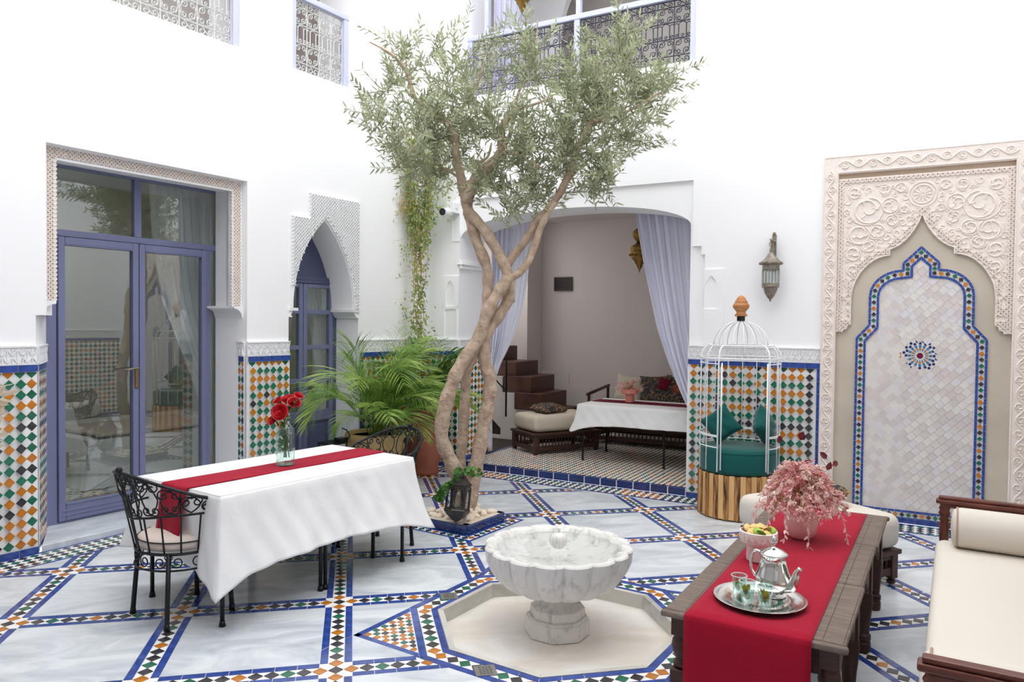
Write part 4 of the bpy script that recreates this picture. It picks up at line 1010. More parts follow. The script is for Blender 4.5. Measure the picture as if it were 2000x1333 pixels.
def pf2(u, v):
    i = int(round(v*7)); r, z = prof2[i]; a = 2*PI*u; rr = r*(0.93+0.07*abs(math.cos(6*a))**.6); return (rr*math.cos(a), rr*math.sin(a), z*0.95+0.503)
p.grid(72, 7, pf2, cu=True); p.tube([(0, 0, 0.55), (0.003, 0, 0.562)], 0.007, 8); p.ball((0.004, 0, 0.566), 0.0085, 8, 6); p.tube([(0.006, 0, 0.57), (-0.012, 0.0, 0.574), (-0.014, 0, 0.563)], 0.003, 6); part('spout_ball', p, 'fountain_marble', fo, smooth=True)

# ---------------------------------------------------------------- planter, pebbles, olive tree, lantern
PC = (-0.400, 5.970); PM = frame(PC[0], PC[1], 56.6)
pl = thing('tree_planter', 'square tiled kerb planter at the foot of the olive tree', 'planter', M=PM)
w_ = MB(); h = 0.25
for a in range(4):
    b = MB(); b.box(-h, h, -h, -h+0.05, -0.003, 0.073); b.xf(Matrix.Rotation(PI/2*a, 4, 'Z')); w_.add(b.v, b.f)
part('kerb', w_, 'planter_mortar', pl)
so = MB(); so.box(-0.2, 0.2, -0.2, 0.2, -0.002, 0.035); part('soil', so, 'planter_mortar', pl)
for a in range(4):
    for i in range(5):
        t = MB(); t.box(-h+0.1*i+0.001, -h+0.1*(i+1)-0.001, -h-0.008, -h, 0.0, 0.072); t.xf(Matrix.Rotation(PI/2*a, 4, 'Z')); part('kerb_tile', t, 'navy_tile', pl)
rnd = random.Random(9); pebs = []
for k in range(5):
    mb = MB(); mb.ball((0, 0, 0), 1.0, 9, 6)
    mb.v = [(x*(1+0.12*math.sin(3*y+k)), y*(1+0.1*math.cos(4*z+k)), z*(1+.08*math.sin(5*x))) for x, y, z in mb.v]; pebs.append(mb.mesh('pebble', 'pebble', True))
cnt = 0
for lay in range(3):
    for i in range(11):
        for jn in range(11):
            x = -0.185+0.037*i+rnd.uniform(-.01, .01); y = -0.185+0.037*jn+rnd.uniform(-.01, .01)
            if rnd.random() < (0.35, 0.55, 0.84)[lay]: continue
            if cnt >= 230 or max(abs(x), abs(y)) > 0.19: continue
            o = link('pebble', rnd.choice(pebs), pl, loc=(x, y, 0.052+0.026*lay)); r = rnd.uniform(.024, .040); o.scale = (r*1.15, r, r*0.72); o.rotation_euler = (rnd.uniform(-.4, .4), rnd.uniform(-.4, .4), rnd.uniform(0, 6)); cnt += 1
def smooth_path(pts, k=4):
    out = []; n = len(pts)
    for i in range(n-1):
        p0, p1, p2, p3 = [Vector(pts[max(0, min(n-1, i+d))]) for d in (-1, 0, 1, 2)]
        for s_ in range(k):
            t = s_/k; out.append(0.5*((2*p1)+(-p0+p2)*t+(2*p0-5*p1+4*p2-p3)*t*t+(-p0+3*p1-3*p2+p3)*t*t*t))
    out.append(Vector(pts[-1])); return out
tree = thing('olive_tree', 'tall olive tree with twisted stems and silvery crown in the tiled planter', 'tree', (PC[0], PC[1], 0.03))
TO = Vector((PC[0], PC[1], 0.03)); rnd = random.Random(4)
def limb(pts, r0, r1, nm='branch', seg=9, mt='bark'):
    q = smooth_path([Vector(p)-TO for p in pts]); n = len(q)
    rs = [lerp(r0, r1, i/(n-1))*(1+0.10*math.sin(i*1.7+pts[0][0]*9)+rnd.uniform(-.05, .05)) for i in range(n)]
    mb = MB(); mb.tube(q, rs, seg)
    if r0 > .02:
        for _ in range(int(n*0.7)):
            i = rnd.randrange(n); a = rnd.uniform(0, 6.28); d = Vector((math.cos(a), math.sin(a), rnd.uniform(-.3, .5))); c = q[i]+d*rs[i]*0.85; mb.ball(c, rs[i]*rnd.uniform(.16, .34), 6, 4)
    return part(nm, mb, mt, tree, smooth=True)
limb([(-0.374, 5.9, 0.059), (-0.409, 5.9, 0.334), (-0.479, 5.88, 0.522), (-0.548, 5.86, 0.708), (-0.528, 5.85, 0.933), (-0.466, 5.86, 1.144), (-0.384, 5.88, 1.318), (-0.265, 5.9, 1.502), (-0.198, 5.9, 1.706), (-0.094, 5.9, 1.89), (-0.038, 5.92, 1.973)], 0.062, 0.045, 'trunk', 12)
limb([(-0.381, 6.02, 0.027), (-0.397, 6.03, 0.243), (-0.408, 6.04, 0.493), (-0.386, 6.04, 0.787), (-0.374, 6.02, 1.061), (-0.353, 5.98, 1.251), (-0.263, 5.95, 1.46)], 0.046, 0.036, 'trunk', 12)
limb([(-0.35, 5.98, 0.038), (-0.311, 5.98, 0.276), (-0.271, 5.98, 0.505), (-0.228, 5.98, 0.755), (-0.181, 5.98, 1.005), (-0.174, 5.98, 1.162), (-0.221, 5.97, 1.336), (-0.211, 5.98, 1.521), (-0.126, 6.0, 1.658), (-0.033, 6.0, 1.812), (-0.03, 5.99, 1.977), (-0.094, 6.0, 2.138), (-0.224, 6.0, 2.359), (-0.349, 6.0, 2.505), (-0.379, 6.0, 2.591)], 0.060, 0.040, 'trunk', 12)
limb([(-0.247, 5.96, 1.468), (-0.206, 6.0, 1.736), (-0.2, 6.04, 1.916), (-0.215, 6.05, 2.083), (-0.3, 6.05, 2.289), (-0.355, 6.04, 2.474), (-0.376, 6.02, 2.582)], 0.045, 0.042, 'trunk', 12)
limb([(-0.046, 5.97, 1.963), (0.035, 5.96, 2.013), (0.116, 5.95, 2.099), (0.164, 5.95, 2.222), (0.243, 5.95, 2.447), (0.332, 5.96, 2.592)], 0.034, 0.026, 'trunk', 10)
limb([(-0.073, 6.02, 2.049), (0.005, 6.03, 2.166), (0.091, 6.02, 2.274), (0.188, 6.0, 2.437), (0.301, 5.98, 2.567), (0.387, 5.95, 2.693), (0.472, 5.92, 2.911)], 0.036, 0.028, 'trunk', 10)
limb([(-0.375, 6.0, 2.571), (-0.422, 6.0, 2.771), (-0.469, 6.0, 2.996), (-0.504, 6.0, 3.167), (-0.646, 5.97, 3.317), (-0.787, 5.95, 3.39), (-0.851, 5.93, 3.589), (-0.956, 5.9, 3.718), (-1.143, 5.88, 3.816)], 0.045, 0.005, 'branch', 10)
limb([(-0.374, 5.98, 2.588), (-0.304, 5.95, 2.763), (-0.146, 5.93, 2.919), (-0.102, 5.92, 2.994), (-0.099, 5.9, 3.122), (-0.087, 5.9, 3.194), (-0.019, 5.88, 3.258), (0.068, 5.85, 3.338)], 0.048, 0.016, 'branch', 10)
limb([(-0.102, 5.92, 2.994), (-0.041, 5.88, 3.077), (-0.014, 5.85, 3.19), (0.02, 5.8, 3.275), (0.139, 5.78, 3.31), (0.295, 5.76, 3.365)], 0.018, 0.008)
limb([(-0.101, 5.92, 2.973), (-0.016, 5.86, 2.961), (0.104, 5.8, 2.885), (0.223, 5.76, 2.815)], 0.016, 0.007)
limb([(-0.301, 5.96, 2.81), (-0.371, 6.1, 2.899), (-0.229, 6.2, 2.985), (-0.191, 6.3, 3.137)], 0.018, 0.008)
limb([(0.472, 5.92, 2.911), (0.576, 5.9, 3.157), (0.706, 5.88, 3.237), (0.882, 5.85, 3.287), (1.131, 5.8, 3.425)], 0.024, 0.007)
limb([(0.395, 5.95, 2.709), (0.529, 6.1, 2.888), (0.706, 6.2, 3.038), (0.934, 6.3, 3.063)], 0.014, 0.006)
limb([(-0.504, 6.0, 3.167), (-0.438, 6.1, 3.356), (-0.32, 6.2, 3.575), (-0.237, 6.2, 3.829)], 0.020, 0.006)
limb([(-0.019, 5.88, 3.258), (0.059, 5.95, 3.541), (0.159, 6.0, 3.802), (0.177, 6.0, 4.046)], 0.014, 0.005)
limb([(0.576, 5.9, 3.157), (0.677, 6.0, 3.441), (0.804, 6.05, 3.704), (0.945, 6.05, 3.952)], 0.013, 0.005)
limb([(-0.646, 5.97, 3.317), (-0.705, 5.9, 3.115), (-0.818, 5.85, 2.942), (-0.93, 5.8, 2.81)], 0.012, 0.005)
limb([(-0.422, 6.0, 2.771), (-0.559, 6.1, 2.876), (-0.697, 6.2, 2.938), (-0.873, 6.25, 2.904)], 0.012, 0.005)
clus = [(-0.673, 5.787, 3.185, 0.379, 0.379, 120), (-0.423, 6.144, 3.682, 0.339, 0.297, 52), (-0.229, 6.102, 3.276, 0.358, 0.358, 80), (0.104, 5.848, 3.031, 0.323, 0.323, 96), (0.453, 5.968, 3.064, 0.391, 0.329, 116), (0.712, 5.945, 3.385, 0.451, 0.328, 150), (1.034, 6.046, 3.5, 0.313, 0.25, 68), (0.521, 6.114, 3.64, 0.338, 0.253, 64), (0.134, 5.767, 3.678, 0.219, 0.318, 44), (0.818, 5.734, 3.751, 0.237, 0.237, 48), (-0.648, 6.138, 2.925, 0.297, 0.233, 68), (-0.198, 5.936, 2.806, 0.246, 0.205, 52), (0.237, 6.101, 2.76, 0.295, 0.211, 52), (0.692, 5.721, 2.812, 0.217, 0.178, 40), (-0.012, 5.943, 2.586, 0.205, 0.144, 28), (-1.022, 6.081, 3.613, 0.21, 0.294, 30), (-1.079, 5.834, 3.273, 0.181, 0.161, 20), (1.247, 6.193, 3.674, 0.214, 0.171, 22), (-0.912, 6.171, 3.853, 0.213, 0.213, 20), (-0.881, 5.735, 2.954, 0.158, 0.237, 32), (-0.084, 5.733, 3.858, 0.099, 0.158, 6), (0.645, 5.991, 2.703, 0.165, 0.103, 14), (-0.619, 6.19, 3.905, 0.171, 0.171, 12), (0.893, 5.911, 3.175, 0.204, 0.204, 32)]
tw = MB(); lf = MB(); rnd = random.Random(12)
def leaf(mb, p, d, up, L, W, fold=0.0):
    d = d.normalized(); s_ = d.cross(up)
    if s_.length < 1e-3: s_ = d.orthogonal()
    s_.normalize(); n_ = s_.cross(d)
    mb.add([p, p+d*L*.35+s_*W+n_*fold, p+d*L*.75+s_*W*.75+n_*fold, p+d*L, p+d*L*.75-s_*W*.75+n_*fold, p+d*L*.35-s_*W+n_*fold], [(0, 1, 2, 3), (0, 3, 4, 5)])
def rvec(r): 
    while True:
        v = Vector((r.uniform(-1, 1), r.uniform(-1, 1), r.uniform(-1, 1)))
        if 0.05 < v.length < 1: return v
for cx, cy, cz, rx, rz, n in clus:
    C0 = Vector((cx, cy, cz))
    for _ in range(int(n*0.56)):
        o = rvec(rnd); o.normalize(); o *= rnd.uniform(.15, 1.12); p = C0+Vector((o.x*rx, o.y*min(0.55, rx*1.3), o.z*rz))
        d = Vector((o.x, o.y, o.z*.6+.55))+rvec(rnd)*.5; d.normalize(); L = rnd.uniform(.20, .42); k = int(L/.022); q = []; pos = p-d*L*.5
        bend = rvec(rnd)*.05
        for i in range(k+1): q.append(pos.copy()); pos = pos+d*(L/k); d = (d+bend*.3+Vector((0, 0, -.01))).normalized()
        q = [v-TO for v in q]; tw.tube([q[0], q[len(q)//2], q[-1]], [.0028, .002, .001], 3, caps=False)
        ph = rnd.uniform(0, 3)
        for i in range(1, len(q)):
            t = (q[i]-q[i-1]).normalized(); a = t.orthogonal().normalized(); b = t.cross(a)
            for s_ in (0, PI):
                if rnd.random() < .18: continue
                an = ph+i*PI/2+s_; o_ = a*math.cos(an)+b*math.sin(an)
                leaf(lf, q[i], t*.75+o_*.8, rvec(rnd), rnd.uniform(.046, .080), rnd.uniform(.0055, .0092), .001)
stuff(part('twigs', tw, 'twig', tree)); stuff(part('foliage', lf, 'olive_leaf', tree))
# pewter lantern leaning in the planter
def lantern_frame(nm, label, mtl, loc, R, H, tilt=None, roofm=None, dome=True, group=None):
    pass
LM = Matrix.Translation((-0.418, 5.66, 0.082)) @ Matrix.Rotation(rad(5), 4, 'Y') @ Matrix.Rotation(rad(-9), 4, 'X') @ Matrix.Rotation(rad(8), 4, 'Z')
ln = thing('lantern', 'dark pewter hexagonal lantern leaning on the olive trunk in the pebbles', 'lantern', M=LM)
b = MB(); b.lathe([(0.004, 0.0), (0.012, 0.012), (0.03, 0.02), (0.075, 0.06), (0.098, 0.085), (0.104, 0.10), (0.098, 0.108), (0.09, 0.112)], 6); part('base', b, 'dark_pewter', ln)
r_ = MB(); r_.lathe([(0.086, 0.262), (0.090, 0.268), (0.090, 0.285), (0.098, 0.29), (0.096, 0.30), (0.075, 0.315), (0.05, 0.345), (0.028, 0.375), (0.008, 0.41)], 6); part('roof', r_, 'dark_pewter', ln)
for k in range(6):
    a0, a1 = PI/3*k, PI/3*(k+1); p0 = Vector((.09*math.cos(a0), .09*math.sin(a0), 0.10)); p1 = Vector((.09*math.cos(a1), .09*math.sin(a1), 0.10)); q0, q1 = p0+Vector((0, 0, .17)), p1+Vector((0, 0, .17))
    mb = MB(); mb.tube([p0, q0], .006, 5); part('corner_post', mb, 'dark_pewter', ln)
    g_ = MB(); g_.add([p0, p1, q1, q0], [(0, 1, 2, 3)]); part('pane', g_, 'lantern_glass', ln)
    o_ = MB(); m_ = lambda u, v: p0.lerp(p1, u).lerp(q0.lerp(q1, u), v)*1.0
    prev = None
    for i in range(13):
        t = i/12; x = .5-.36*(1-t)**.5*math.sin(PI*min(1, .25+.75*(1-t)*1.0)) if False else 0.14+.36*t**1.6
        for sx in (0, 1):
            pass
    L_ = [m_(0.14+0.36*(i/8)**2, .35+.58*math.sin(PI/2*i/8)) for i in range(9)]; R_ = [m_(0.86-0.36*(i/8)**2, .35+.58*math.sin(PI/2*i/8)) for i in range(9)]
    o_.tube(L_, .004, 4); o_.tube(R_, .004, 4); o_.tube([m_(.14, .35), m_(.14, .12), m_(.5, .02), m_(.86, .12), m_(.86, .35)], .004, 4)
    for sx, P_ in ((0, L_), (1, R_)):
        for i in range(8):
            w0 = m_(sx, .35+.58*i/8) if i else m_(sx, .35); w1 = m_(sx, .35+.58*(i+1)/8); o_.add([w0, P_[i], P_[i+1], w1], [(0, 1, 2, 3)])
    part('fretwork', o_, 'dark_pewter', ln)
hk = MB(); hk.tube([(.03*math.cos(PI*i/10), 0, .41+.05*math.sin(PI*i/10)) for i in range(-1, 12)], .0035, 6); hk.tube([(.016*math.cos(2*PI*i/10), 0, .425+.016*math.sin(2*PI*i/10)) for i in range(10)], .003, 5, closed=True); part('handle', hk, 'steel', ln, smooth=True)
iv = MB(); rnd = random.Random(2)
ivp = [(0.03, -.03, .40), (-0.03, -.09, .39), (-0.09, -.08, .30), (-0.14, -.08, .24), (-0.16, -.09, .18), (-0.13, -.10, .20)]
q = smooth_path(ivp, 8)
for i, v in enumerate(q):
    for _ in range(2):
        leaf(iv, v+rvec(rnd)*.02, rvec(rnd)+Vector((0, -.4, .1)), Vector((0, -1, .4)), rnd.uniform(.03, .055), rnd.uniform(.012, .02), .004)
for _ in range(14): v = Vector((.09+rnd.uniform(-.03, .05), -.05, .40+rnd.uniform(-.05, .04))); leaf(iv, v, rvec(rnd), Vector((0, -1, .3)), .045, .017, .003)
o = part('ivy', iv, 'ivy_leaf', M=LM); tag(o, 'green ivy sprig draped over the pewter lantern', 'ivy'); vt = MB(); vt.tube(q, .0025, 5); part('stem', vt, 'vine_stem', o)

# ---------------------------------------------------------------- iron barrel chairs
def barrel_chair(label, loc, ang):
    """faces +x, back at -x"""
    t = thing('iron_chair', label, 'chair', (loc[0], loc[1], 0), rad(ang), 'black iron barrel chairs at the white table')
    for k in range(4):
        a = rad(45+90*k); p = [(0.262*math.cos(a), 0.262*math.sin(a), 0.0), (0.262*math.cos(a), 0.262*math.sin(a), 0.03), (0.232*math.cos(a), 0.232*math.sin(a), 0.39)]
        m_ = MB(); m_.tube(p, [.013, .0135, .0125], 8); m_.tube([(0.262*math.cos(a), 0.262*math.sin(a), 0.0), (0.262*math.cos(a), 0.262*math.sin(a), 0.035)], [.017, .014], 8); part('leg', m_, 'black_iron', t, smooth=True)
    ring = lambda r, z, rr, n=40: MB().tube([(r*math.cos(2*PI*i/n), r*math.sin(2*PI*i/n), z) for i in range(n)], rr, 6, closed=True)
    part('seat_ring', ring(.236, .39, .0085), 'black_iron', t, smooth=True); part('lower_ring', ring(.24, .305, .006), 'black_iron', t, smooth=True)
    ap_ = MB()
    for k in range(8):
        ac = rad(22.5+45*k)
        for sx in (-1, 1):
            ap_ = MB(); ap_.tube([((.237)*math.cos(ac+sx*(p[0])/.237), .237*math.sin(ac+sx*(p[0])/.237), p[1]) for p in [(0.085, .385)]+spiral(.05, .348, .036, 0.9, 1.45, -1, 16, .25)], .0038, 5)
            part('apron_scroll', ap_, 'black_iron', t, smooth=True)
    RZ = lambda z: .236+(z-.39)*.21+(0.012 if z > .7 else 0)
    C_ = lambda ph, z: (-RZ(z)*math.cos(ph), -RZ(z)*math.sin(ph), z)
    zt = lambda ph: .635+.19*((1+math.cos(ph))/2)**2.2 if abs(ph) < PI else .635
    zm = lambda ph: .575+.03*math.sin(abs(ph)*1.3)
    PHM = rad(112); N = 44
    part('top_rail', MB().tube([C_(PHM*(2*i/N-1), zt(PHM*(2*i/N-1))) for i in range(N+1)], .0095, 7), 'black_iron', t, smooth=True)
    part('middle_rail', MB().tube([C_(PHM*(2*i/N-1), zm(PHM*(2*i/N-1))) for i in range(N+1)], .0065, 6), 'black_iron', t, smooth=True)
    part('arm_end', MB().tube([C_(PHM, zt(PHM)), C_(PHM+.03, .56), C_(PHM, .42), C_(PHM, .39)], .008, 6), 'black_iron', t, smooth=True); part('arm_end', MB().tube([C_(-PHM, zt(PHM)), C_(-PHM-.03, .56), C_(-PHM, .42), C_(-PHM, .39)], .008, 6), 'black_iron', t, smooth=True)
    part('finial', MB().ball(C_(0, zt(0)+.014), .018, 10, 8), 'black_iron', t, smooth=True)
    for k in range(-5, 6):
        ph = rad(20*k)
        if k in (-5, 5): continue
        part('spindle', MB().tube([C_(ph, .39), C_(ph, .48), C_(ph, zm(ph))] if k % 3 else [C_(ph, .39), C_(ph, .5), C_(ph, zm(ph)), C_(ph, zt(ph))], .005, 5), 'black_iron', t, smooth=True)
    sc2 = MB()
    for k in range(-5, 5):
        ph = rad(20*k+10); zc = (zt(ph)+zm(ph))/2; hh = (zt(ph)-zm(ph))/2
        if hh < .022: continue
        for sx in (-1, 1):
            r_ = min(.034, hh*.8); zz_ = zm(ph)+hh*2-r_-.006
            sc2 = MB(); sc2.tube([C_(ph+sx*(p[0])/.3, p[1]) for p in spiral(.028, zz_, r_, 2.6, 1.3, -1, 15, .2)]+[], .0042, 5); part('scroll', sc2, 'black_iron', t, smooth=True); sc2 = MB()
            if hh > .06: sc2.tube([C_(ph+sx*(p[0])/.3, p[1]) for p in spiral(.024, zm(ph)+.036, .028, -2.6, 1.3, 1, 15, .2)], .0042, 5); part('scroll', sc2, 'black_iron', t, smooth=True)
            sc2 = MB(); sc2.tube([C_(ph+sx*.045*math.sin(PI*i/8)/.3, zm(ph)+.01+(zt(ph)-zm(ph)-.02)*i/8) for i in range(9)], .0042, 5); part('curved_bar', sc2, 'black_iron', t, smooth=True)
    cu_ = MB(); cu_.lathe([(0.001, .395), (.19, .395), (.222, .402), (.229, .425), (.225, .448), (.19, .462), (.10, .468), (.001, .468)], 36); o = part('seat_cushion', cu_, 'seat_cloth', t, smooth=True)
    part('piping', ring(.228, .447, .0035), 'black_iron', t)
    return t
ch1 = barrel_chair('black iron barrel chair nearest the camera at the end of the white table', (-1.81, 4.08), 52)
M2 = frame(-0.97, 5.31, 232); ch2 = dup(ch1, M2, 'black iron barrel chair at the far end of the white table by the planter')
# ---------------------------------------------------------------- white table
TD = Vector((.584, .812, 0)).normalized(); TN = Vector((-.812, .584, 0)).normalized(); A0 = Vector((-1.516, 3.887, 0))
def tp_(a, b, z=0): return A0+TD*a+TN*b+Vector((0, 0, z))
def iron_table(label, M, L, W, legs, zt, group=None):
    t = thing('iron_table', label, 'table', M=M, group=group)
    tb = MB(); tb.box(-.035, L+.035, -.035, W+.035, zt-.025, zt); part('tabletop', tb, 'dark_wood', t, bevel=.004)
    for x, y in legs:
        m_ = MB(); m_.tube([(x, y, 0), (x, y, zt-.025)], .012, 8); m_.tube([(x, y, 0), (x, y, .03)], [.019, .014], 8); part('leg', m_, 'black_iron', t, smooth=True)
    fr_ = MB()
    for a, b in (((0, 0), (L, 0)), ((0, W), (L, W)), ((0, 0), (0, W)), ((L, 0), (L, W))): fr_.tube([(a[0], a[1], zt-.035), (b[0], b[1], zt-.035)], .009, 6)
    part('frame', fr_, 'black_iron', t); return t
TM1 = Matrix(((TD.x, TN.x, 0, A0.x), (TD.y, TN.y, 0, A0.y), (0, 0, 1, 0), (0, 0, 0, 1))); TL, TW = 1.35, 0.70
iron_table('long table on black iron legs under the white cloth', TM1, TL, TW, [(0, 0), (0, TW), (.655, 0), (.69, 0), (.655, TW), (.69, TW), (TL, 0), (TL, TW)], 0.70)
def tablecloth(label, M, x0, x1, y0, y1, z, drop, seed, tips, group=None, mt='white_cloth', flare=.07, ends=(1, 1)):
    r = random.Random(seed); per = []; c = .03
    def side(a, b, n, nrm):
        for i in range(n): per.append((lerp(a[0], b[0], i/n), lerp(a[1], b[1], i/n), nrm[0], nrm[1], 0.0, i/n))
    N1, N2 = 84, 48
    pts = []
    cs = [(x0, y0), (x1, y0), (x1, y1), (x0, y1)]; ns = [(0, -1), (1, 0), (0, 1), (-1, 0)]
    for k in range(4):
        a, b = cs[k], cs[(k+1) % 4]; n = N1 if k % 2 == 0 else N2; n0, n1, n2 = ns[k-1], ns[k], ns[(k+1) % 4]
        L = math.hypot(b[0]-a[0], b[1]-a[1])
        for i in range(n):
            f = i/n; d0, d1 = f*L, (1-f)*L; w0 = math.exp(-d0/.10)*.5; w1 = math.exp(-d1/.10)*.5
            nx, ny = n1[0]+n0[0]*w0*2*.9+n2[0]*w1*2*.9, n1[1]+n0[1]*w0*2*.9+n2[1]*w1*2*.9
            tip = tips[k]*math.exp(-d0/.15)+tips[(k+1) % 4]*math.exp(-d1/.15)
            s_ = f*L*9+k*2.3
            e0, e1, e2 = [(1, ends[1], 1, ends[0])[q % 4] for q in (k-1, k, k+1)]
            pts.append((lerp(a[0], b[0], f), lerp(a[1], b[1], f), nx, ny, tip, s_, (w0+w1, e1*(1-w0-w1)+e0*w0+e2*w1)))
    n = len(pts); K = 26
    def fn(u, v):
        i = int(round(u*n)) % n; x, y, nx, ny, tip, s_, (cw, ee) = pts[i]; k = v
        h = (drop+tip)*k; fl = (flare*ee*(0.35*k+.65*k*k)*(1+cw*1.4)); fold = .014*math.sin(s_*1.15+seed)*k+.007*math.sin(s_*2.9+1.3*seed+4*k)*k+.004*math.sin(s_*5.1-9*k)*(k**.5)
        rnd_ = min(1, k*8); off = .008*math.sin(rnd_*PI/2)
        l = math.hypot(nx, ny)
        return (x+nx/l*(fold+off)+nx*fl, y+ny/l*(fold+off)+ny*fl, z-.008*(1-math.cos(rnd_*PI/2))-max(0, h-.0)*(.985))
    mb = MB(); mb.grid(n, K, fn, cu=True)
    mb.grid(40, 20, lambda u, v: (lerp(x0, x1, u), lerp(y0, y1, v), z+.0015*math.sin(13*u+7*v)*math.sin(PI*u)*math.sin(PI*v)))
    o = part('tablecloth', mb, mt, M=M, smooth=True)
    sol = o.modifiers.new('solid', 'SOLIDIFY'); sol.thickness = .0025; sol.offset = 1
    return tag(o, label, 'tablecloth', group)
tablecloth('white cloth hanging in points over the long iron table beside the glass door', TM1, -.05, TL+.05, -.05, TW+.07, .705, .385, 3, [.13, .10, .10, .02], ends=(.25, .8))
def runner(label, M, a, b, w0, w1, z, dropa, dropb, mt, wave=.003, thick=.003, out=0.0):
    """flat from x=a to x=b, half-hangs at both ends"""
    path = [(a-.012-out*i/6, z-.02-dropa*i/6*1.0) for i in range(6, -1, -1)] if dropa else []
    path += [(a-.006, z-.005)] if dropa else []
    n = 30; path += [(lerp(a, b, i/n), z) for i in range(n+1)]
    if dropb: path += [(b+.006, z-.005)]+[(b+.012, z-.02-dropb*i/6) for i in range(7)]
    m = len(path)-1
    def fn(u, v):
        i = int(round(v*m)); x, zz = path[i]; hang = x < a-.003 or x > b+.003
        return (x-(.010*math.sin(5*u+1)*(z-zz)/.3 if x < a-.003 else 0), lerp(w0, w1, u), zz+(wave*math.sin(7*u+9*v) if not hang else 0))
    o = part('table_runner', MB().grid(14, m, fn), mt, M=M, smooth=True); sol = o.modifiers.new('solid', 'SOLIDIFY'); sol.thickness = thick; sol.offset = 1
    return tag(o, label, 'runner')
runner('red runner along the white cloth of the long iron table', TM1, -.062, TL+.058, .225, .475, .7135, .26, .18, 'red_cloth', .0012, out=.035)
# roses in a glass bottle
RV = Matrix.Translation((-1.413, 4.632, .7165))
vs = thing('glass_vase', 'clear greenish glass bottle vase with water on the red runner', 'vase', M=RV)
g_ = MB(); g_.lathe([(.001, .003), (.050, .003), (.056, .012), (.058, .05), (.058, .19), (.052, .225), (.036, .25), (.026, .262), (.024, .285), (.030, .30)], 28); g_.lathe([(.056, 0), (.057, .006), (.056, .012)], 28); part('bottle', g_, 'vase_glass', vs, smooth=True)
part('rim', MB().tube([(.030*math.cos(2*PI*i/24), .030*math.sin(2*PI*i/24), .301) for i in range(24)], .003, 6, closed=True), 'vase_glass', vs, smooth=True)
g_ = MB(); g_.lathe([(.001, .008), (.052, .008), (.054, .10), (.001, .10)], 24); part('water', g_, 'water', vs, smooth=True)
rnd = random.Random(8)
def rose_mesh(R):
    mb = MB()
    for lay in range(5):
        r = R*(1-.19*lay); n = 5-lay//2
        for k in range(n):
            a = 2*PI*(k+.5*lay)/n
            def fn(u, v, a=a, r=r, lay=lay):
                w_ = 1.0*math.sin(PI*(.12+.86*v)*.62)*1.25; an = a+(u-.5)*w_*(1.6+.3*lay); op = .55+.12*(4-lay)
                rr = r*(.15+v**.6*op*1.15); z = r*(v*1.25-.35-.30*(v**3)*(1.6 if lay == 0 else .6)); return (rr*math.cos(an), rr*math.sin(an), z+R*.12*lay)
            mb.grid(5, 5, fn)
    mb.ball((0, 0, R*.35), R*.28, 8, 6); return mb
roses = []
for i, (x, y, z, R, tx, ty, lab) in enumerate([(-1.428, 4.582, 1.052, 0.036, -0.2, 1.2, 'large open red rose in front of the bouquet'), (-1.466, 4.652, 1.111, 0.024, -0.5, 0.4, 'small dark red rose at the upper left of the bouquet'), (-1.402, 4.662, 1.117, 0.032, 0, 0.5, 'red rose behind, second from the left at the top'), (-1.36, 4.632, 1.101, 0.03, 0.4, 0.6, 'wide red rose at the right of the bouquet'), (-1.323, 4.602, 1.15, 0.022, 0.5, 0.3, 'small red rosebud highest at the right of the bouquet'), (-1.482, 4.602, 0.995, 0.022, -0.6, 0.9, 'dark red rosebud hanging lowest at the left')]):
    t = thing('rose', lab, 'rose', (x, y, z), 0, 'red roses in the bottle vase')
    mb = rose_mesh(R*1.15); mb.xf(Matrix.Rotation(tx, 4, 'Y') @ Matrix.Rotation(ty, 4, 'X')); part('bloom', mb, 'rose_petal', t, smooth=True)
    bs = Vector((-1.413+rnd.uniform(-.02, .02), 4.632+rnd.uniform(-.02, .02), .76))-Vector((x, y, z)); nk = Vector((-1.413, 4.632, 1.0))+Vector((rnd.uniform(-.012, .012), rnd.uniform(-.012, .012), 0))-Vector((x, y, z))
    s_ = MB(); s_.tube(smooth_path([bs, nk, nk*.35, (0, 0, -R*.4)], 4), .0028, 5); part('stem', s_, 'rose_leaf', t, smooth=True)
    l_ = MB()
    for k in range(9): p = bs.lerp(nk, rnd.uniform(.45, 1)) if k < 3 else nk*rnd.uniform(.15, 1); leaf(l_, p+rvec(rnd)*.012, rvec(rnd)+Vector((0, -.2, -.1)), rvec(rnd), rnd.uniform(.025, .05), rnd.uniform(.009, .016), .003)
    for k in range(6): leaf(l_, bs.lerp(nk, rnd.uniform(.15, .85))+rvec(rnd)*.02, rvec(rnd)+Vector((0, 0, .5)), rvec(rnd), rnd.uniform(.03, .05), .011, .003)
    part('leaves', l_, 'rose_leaf', t)

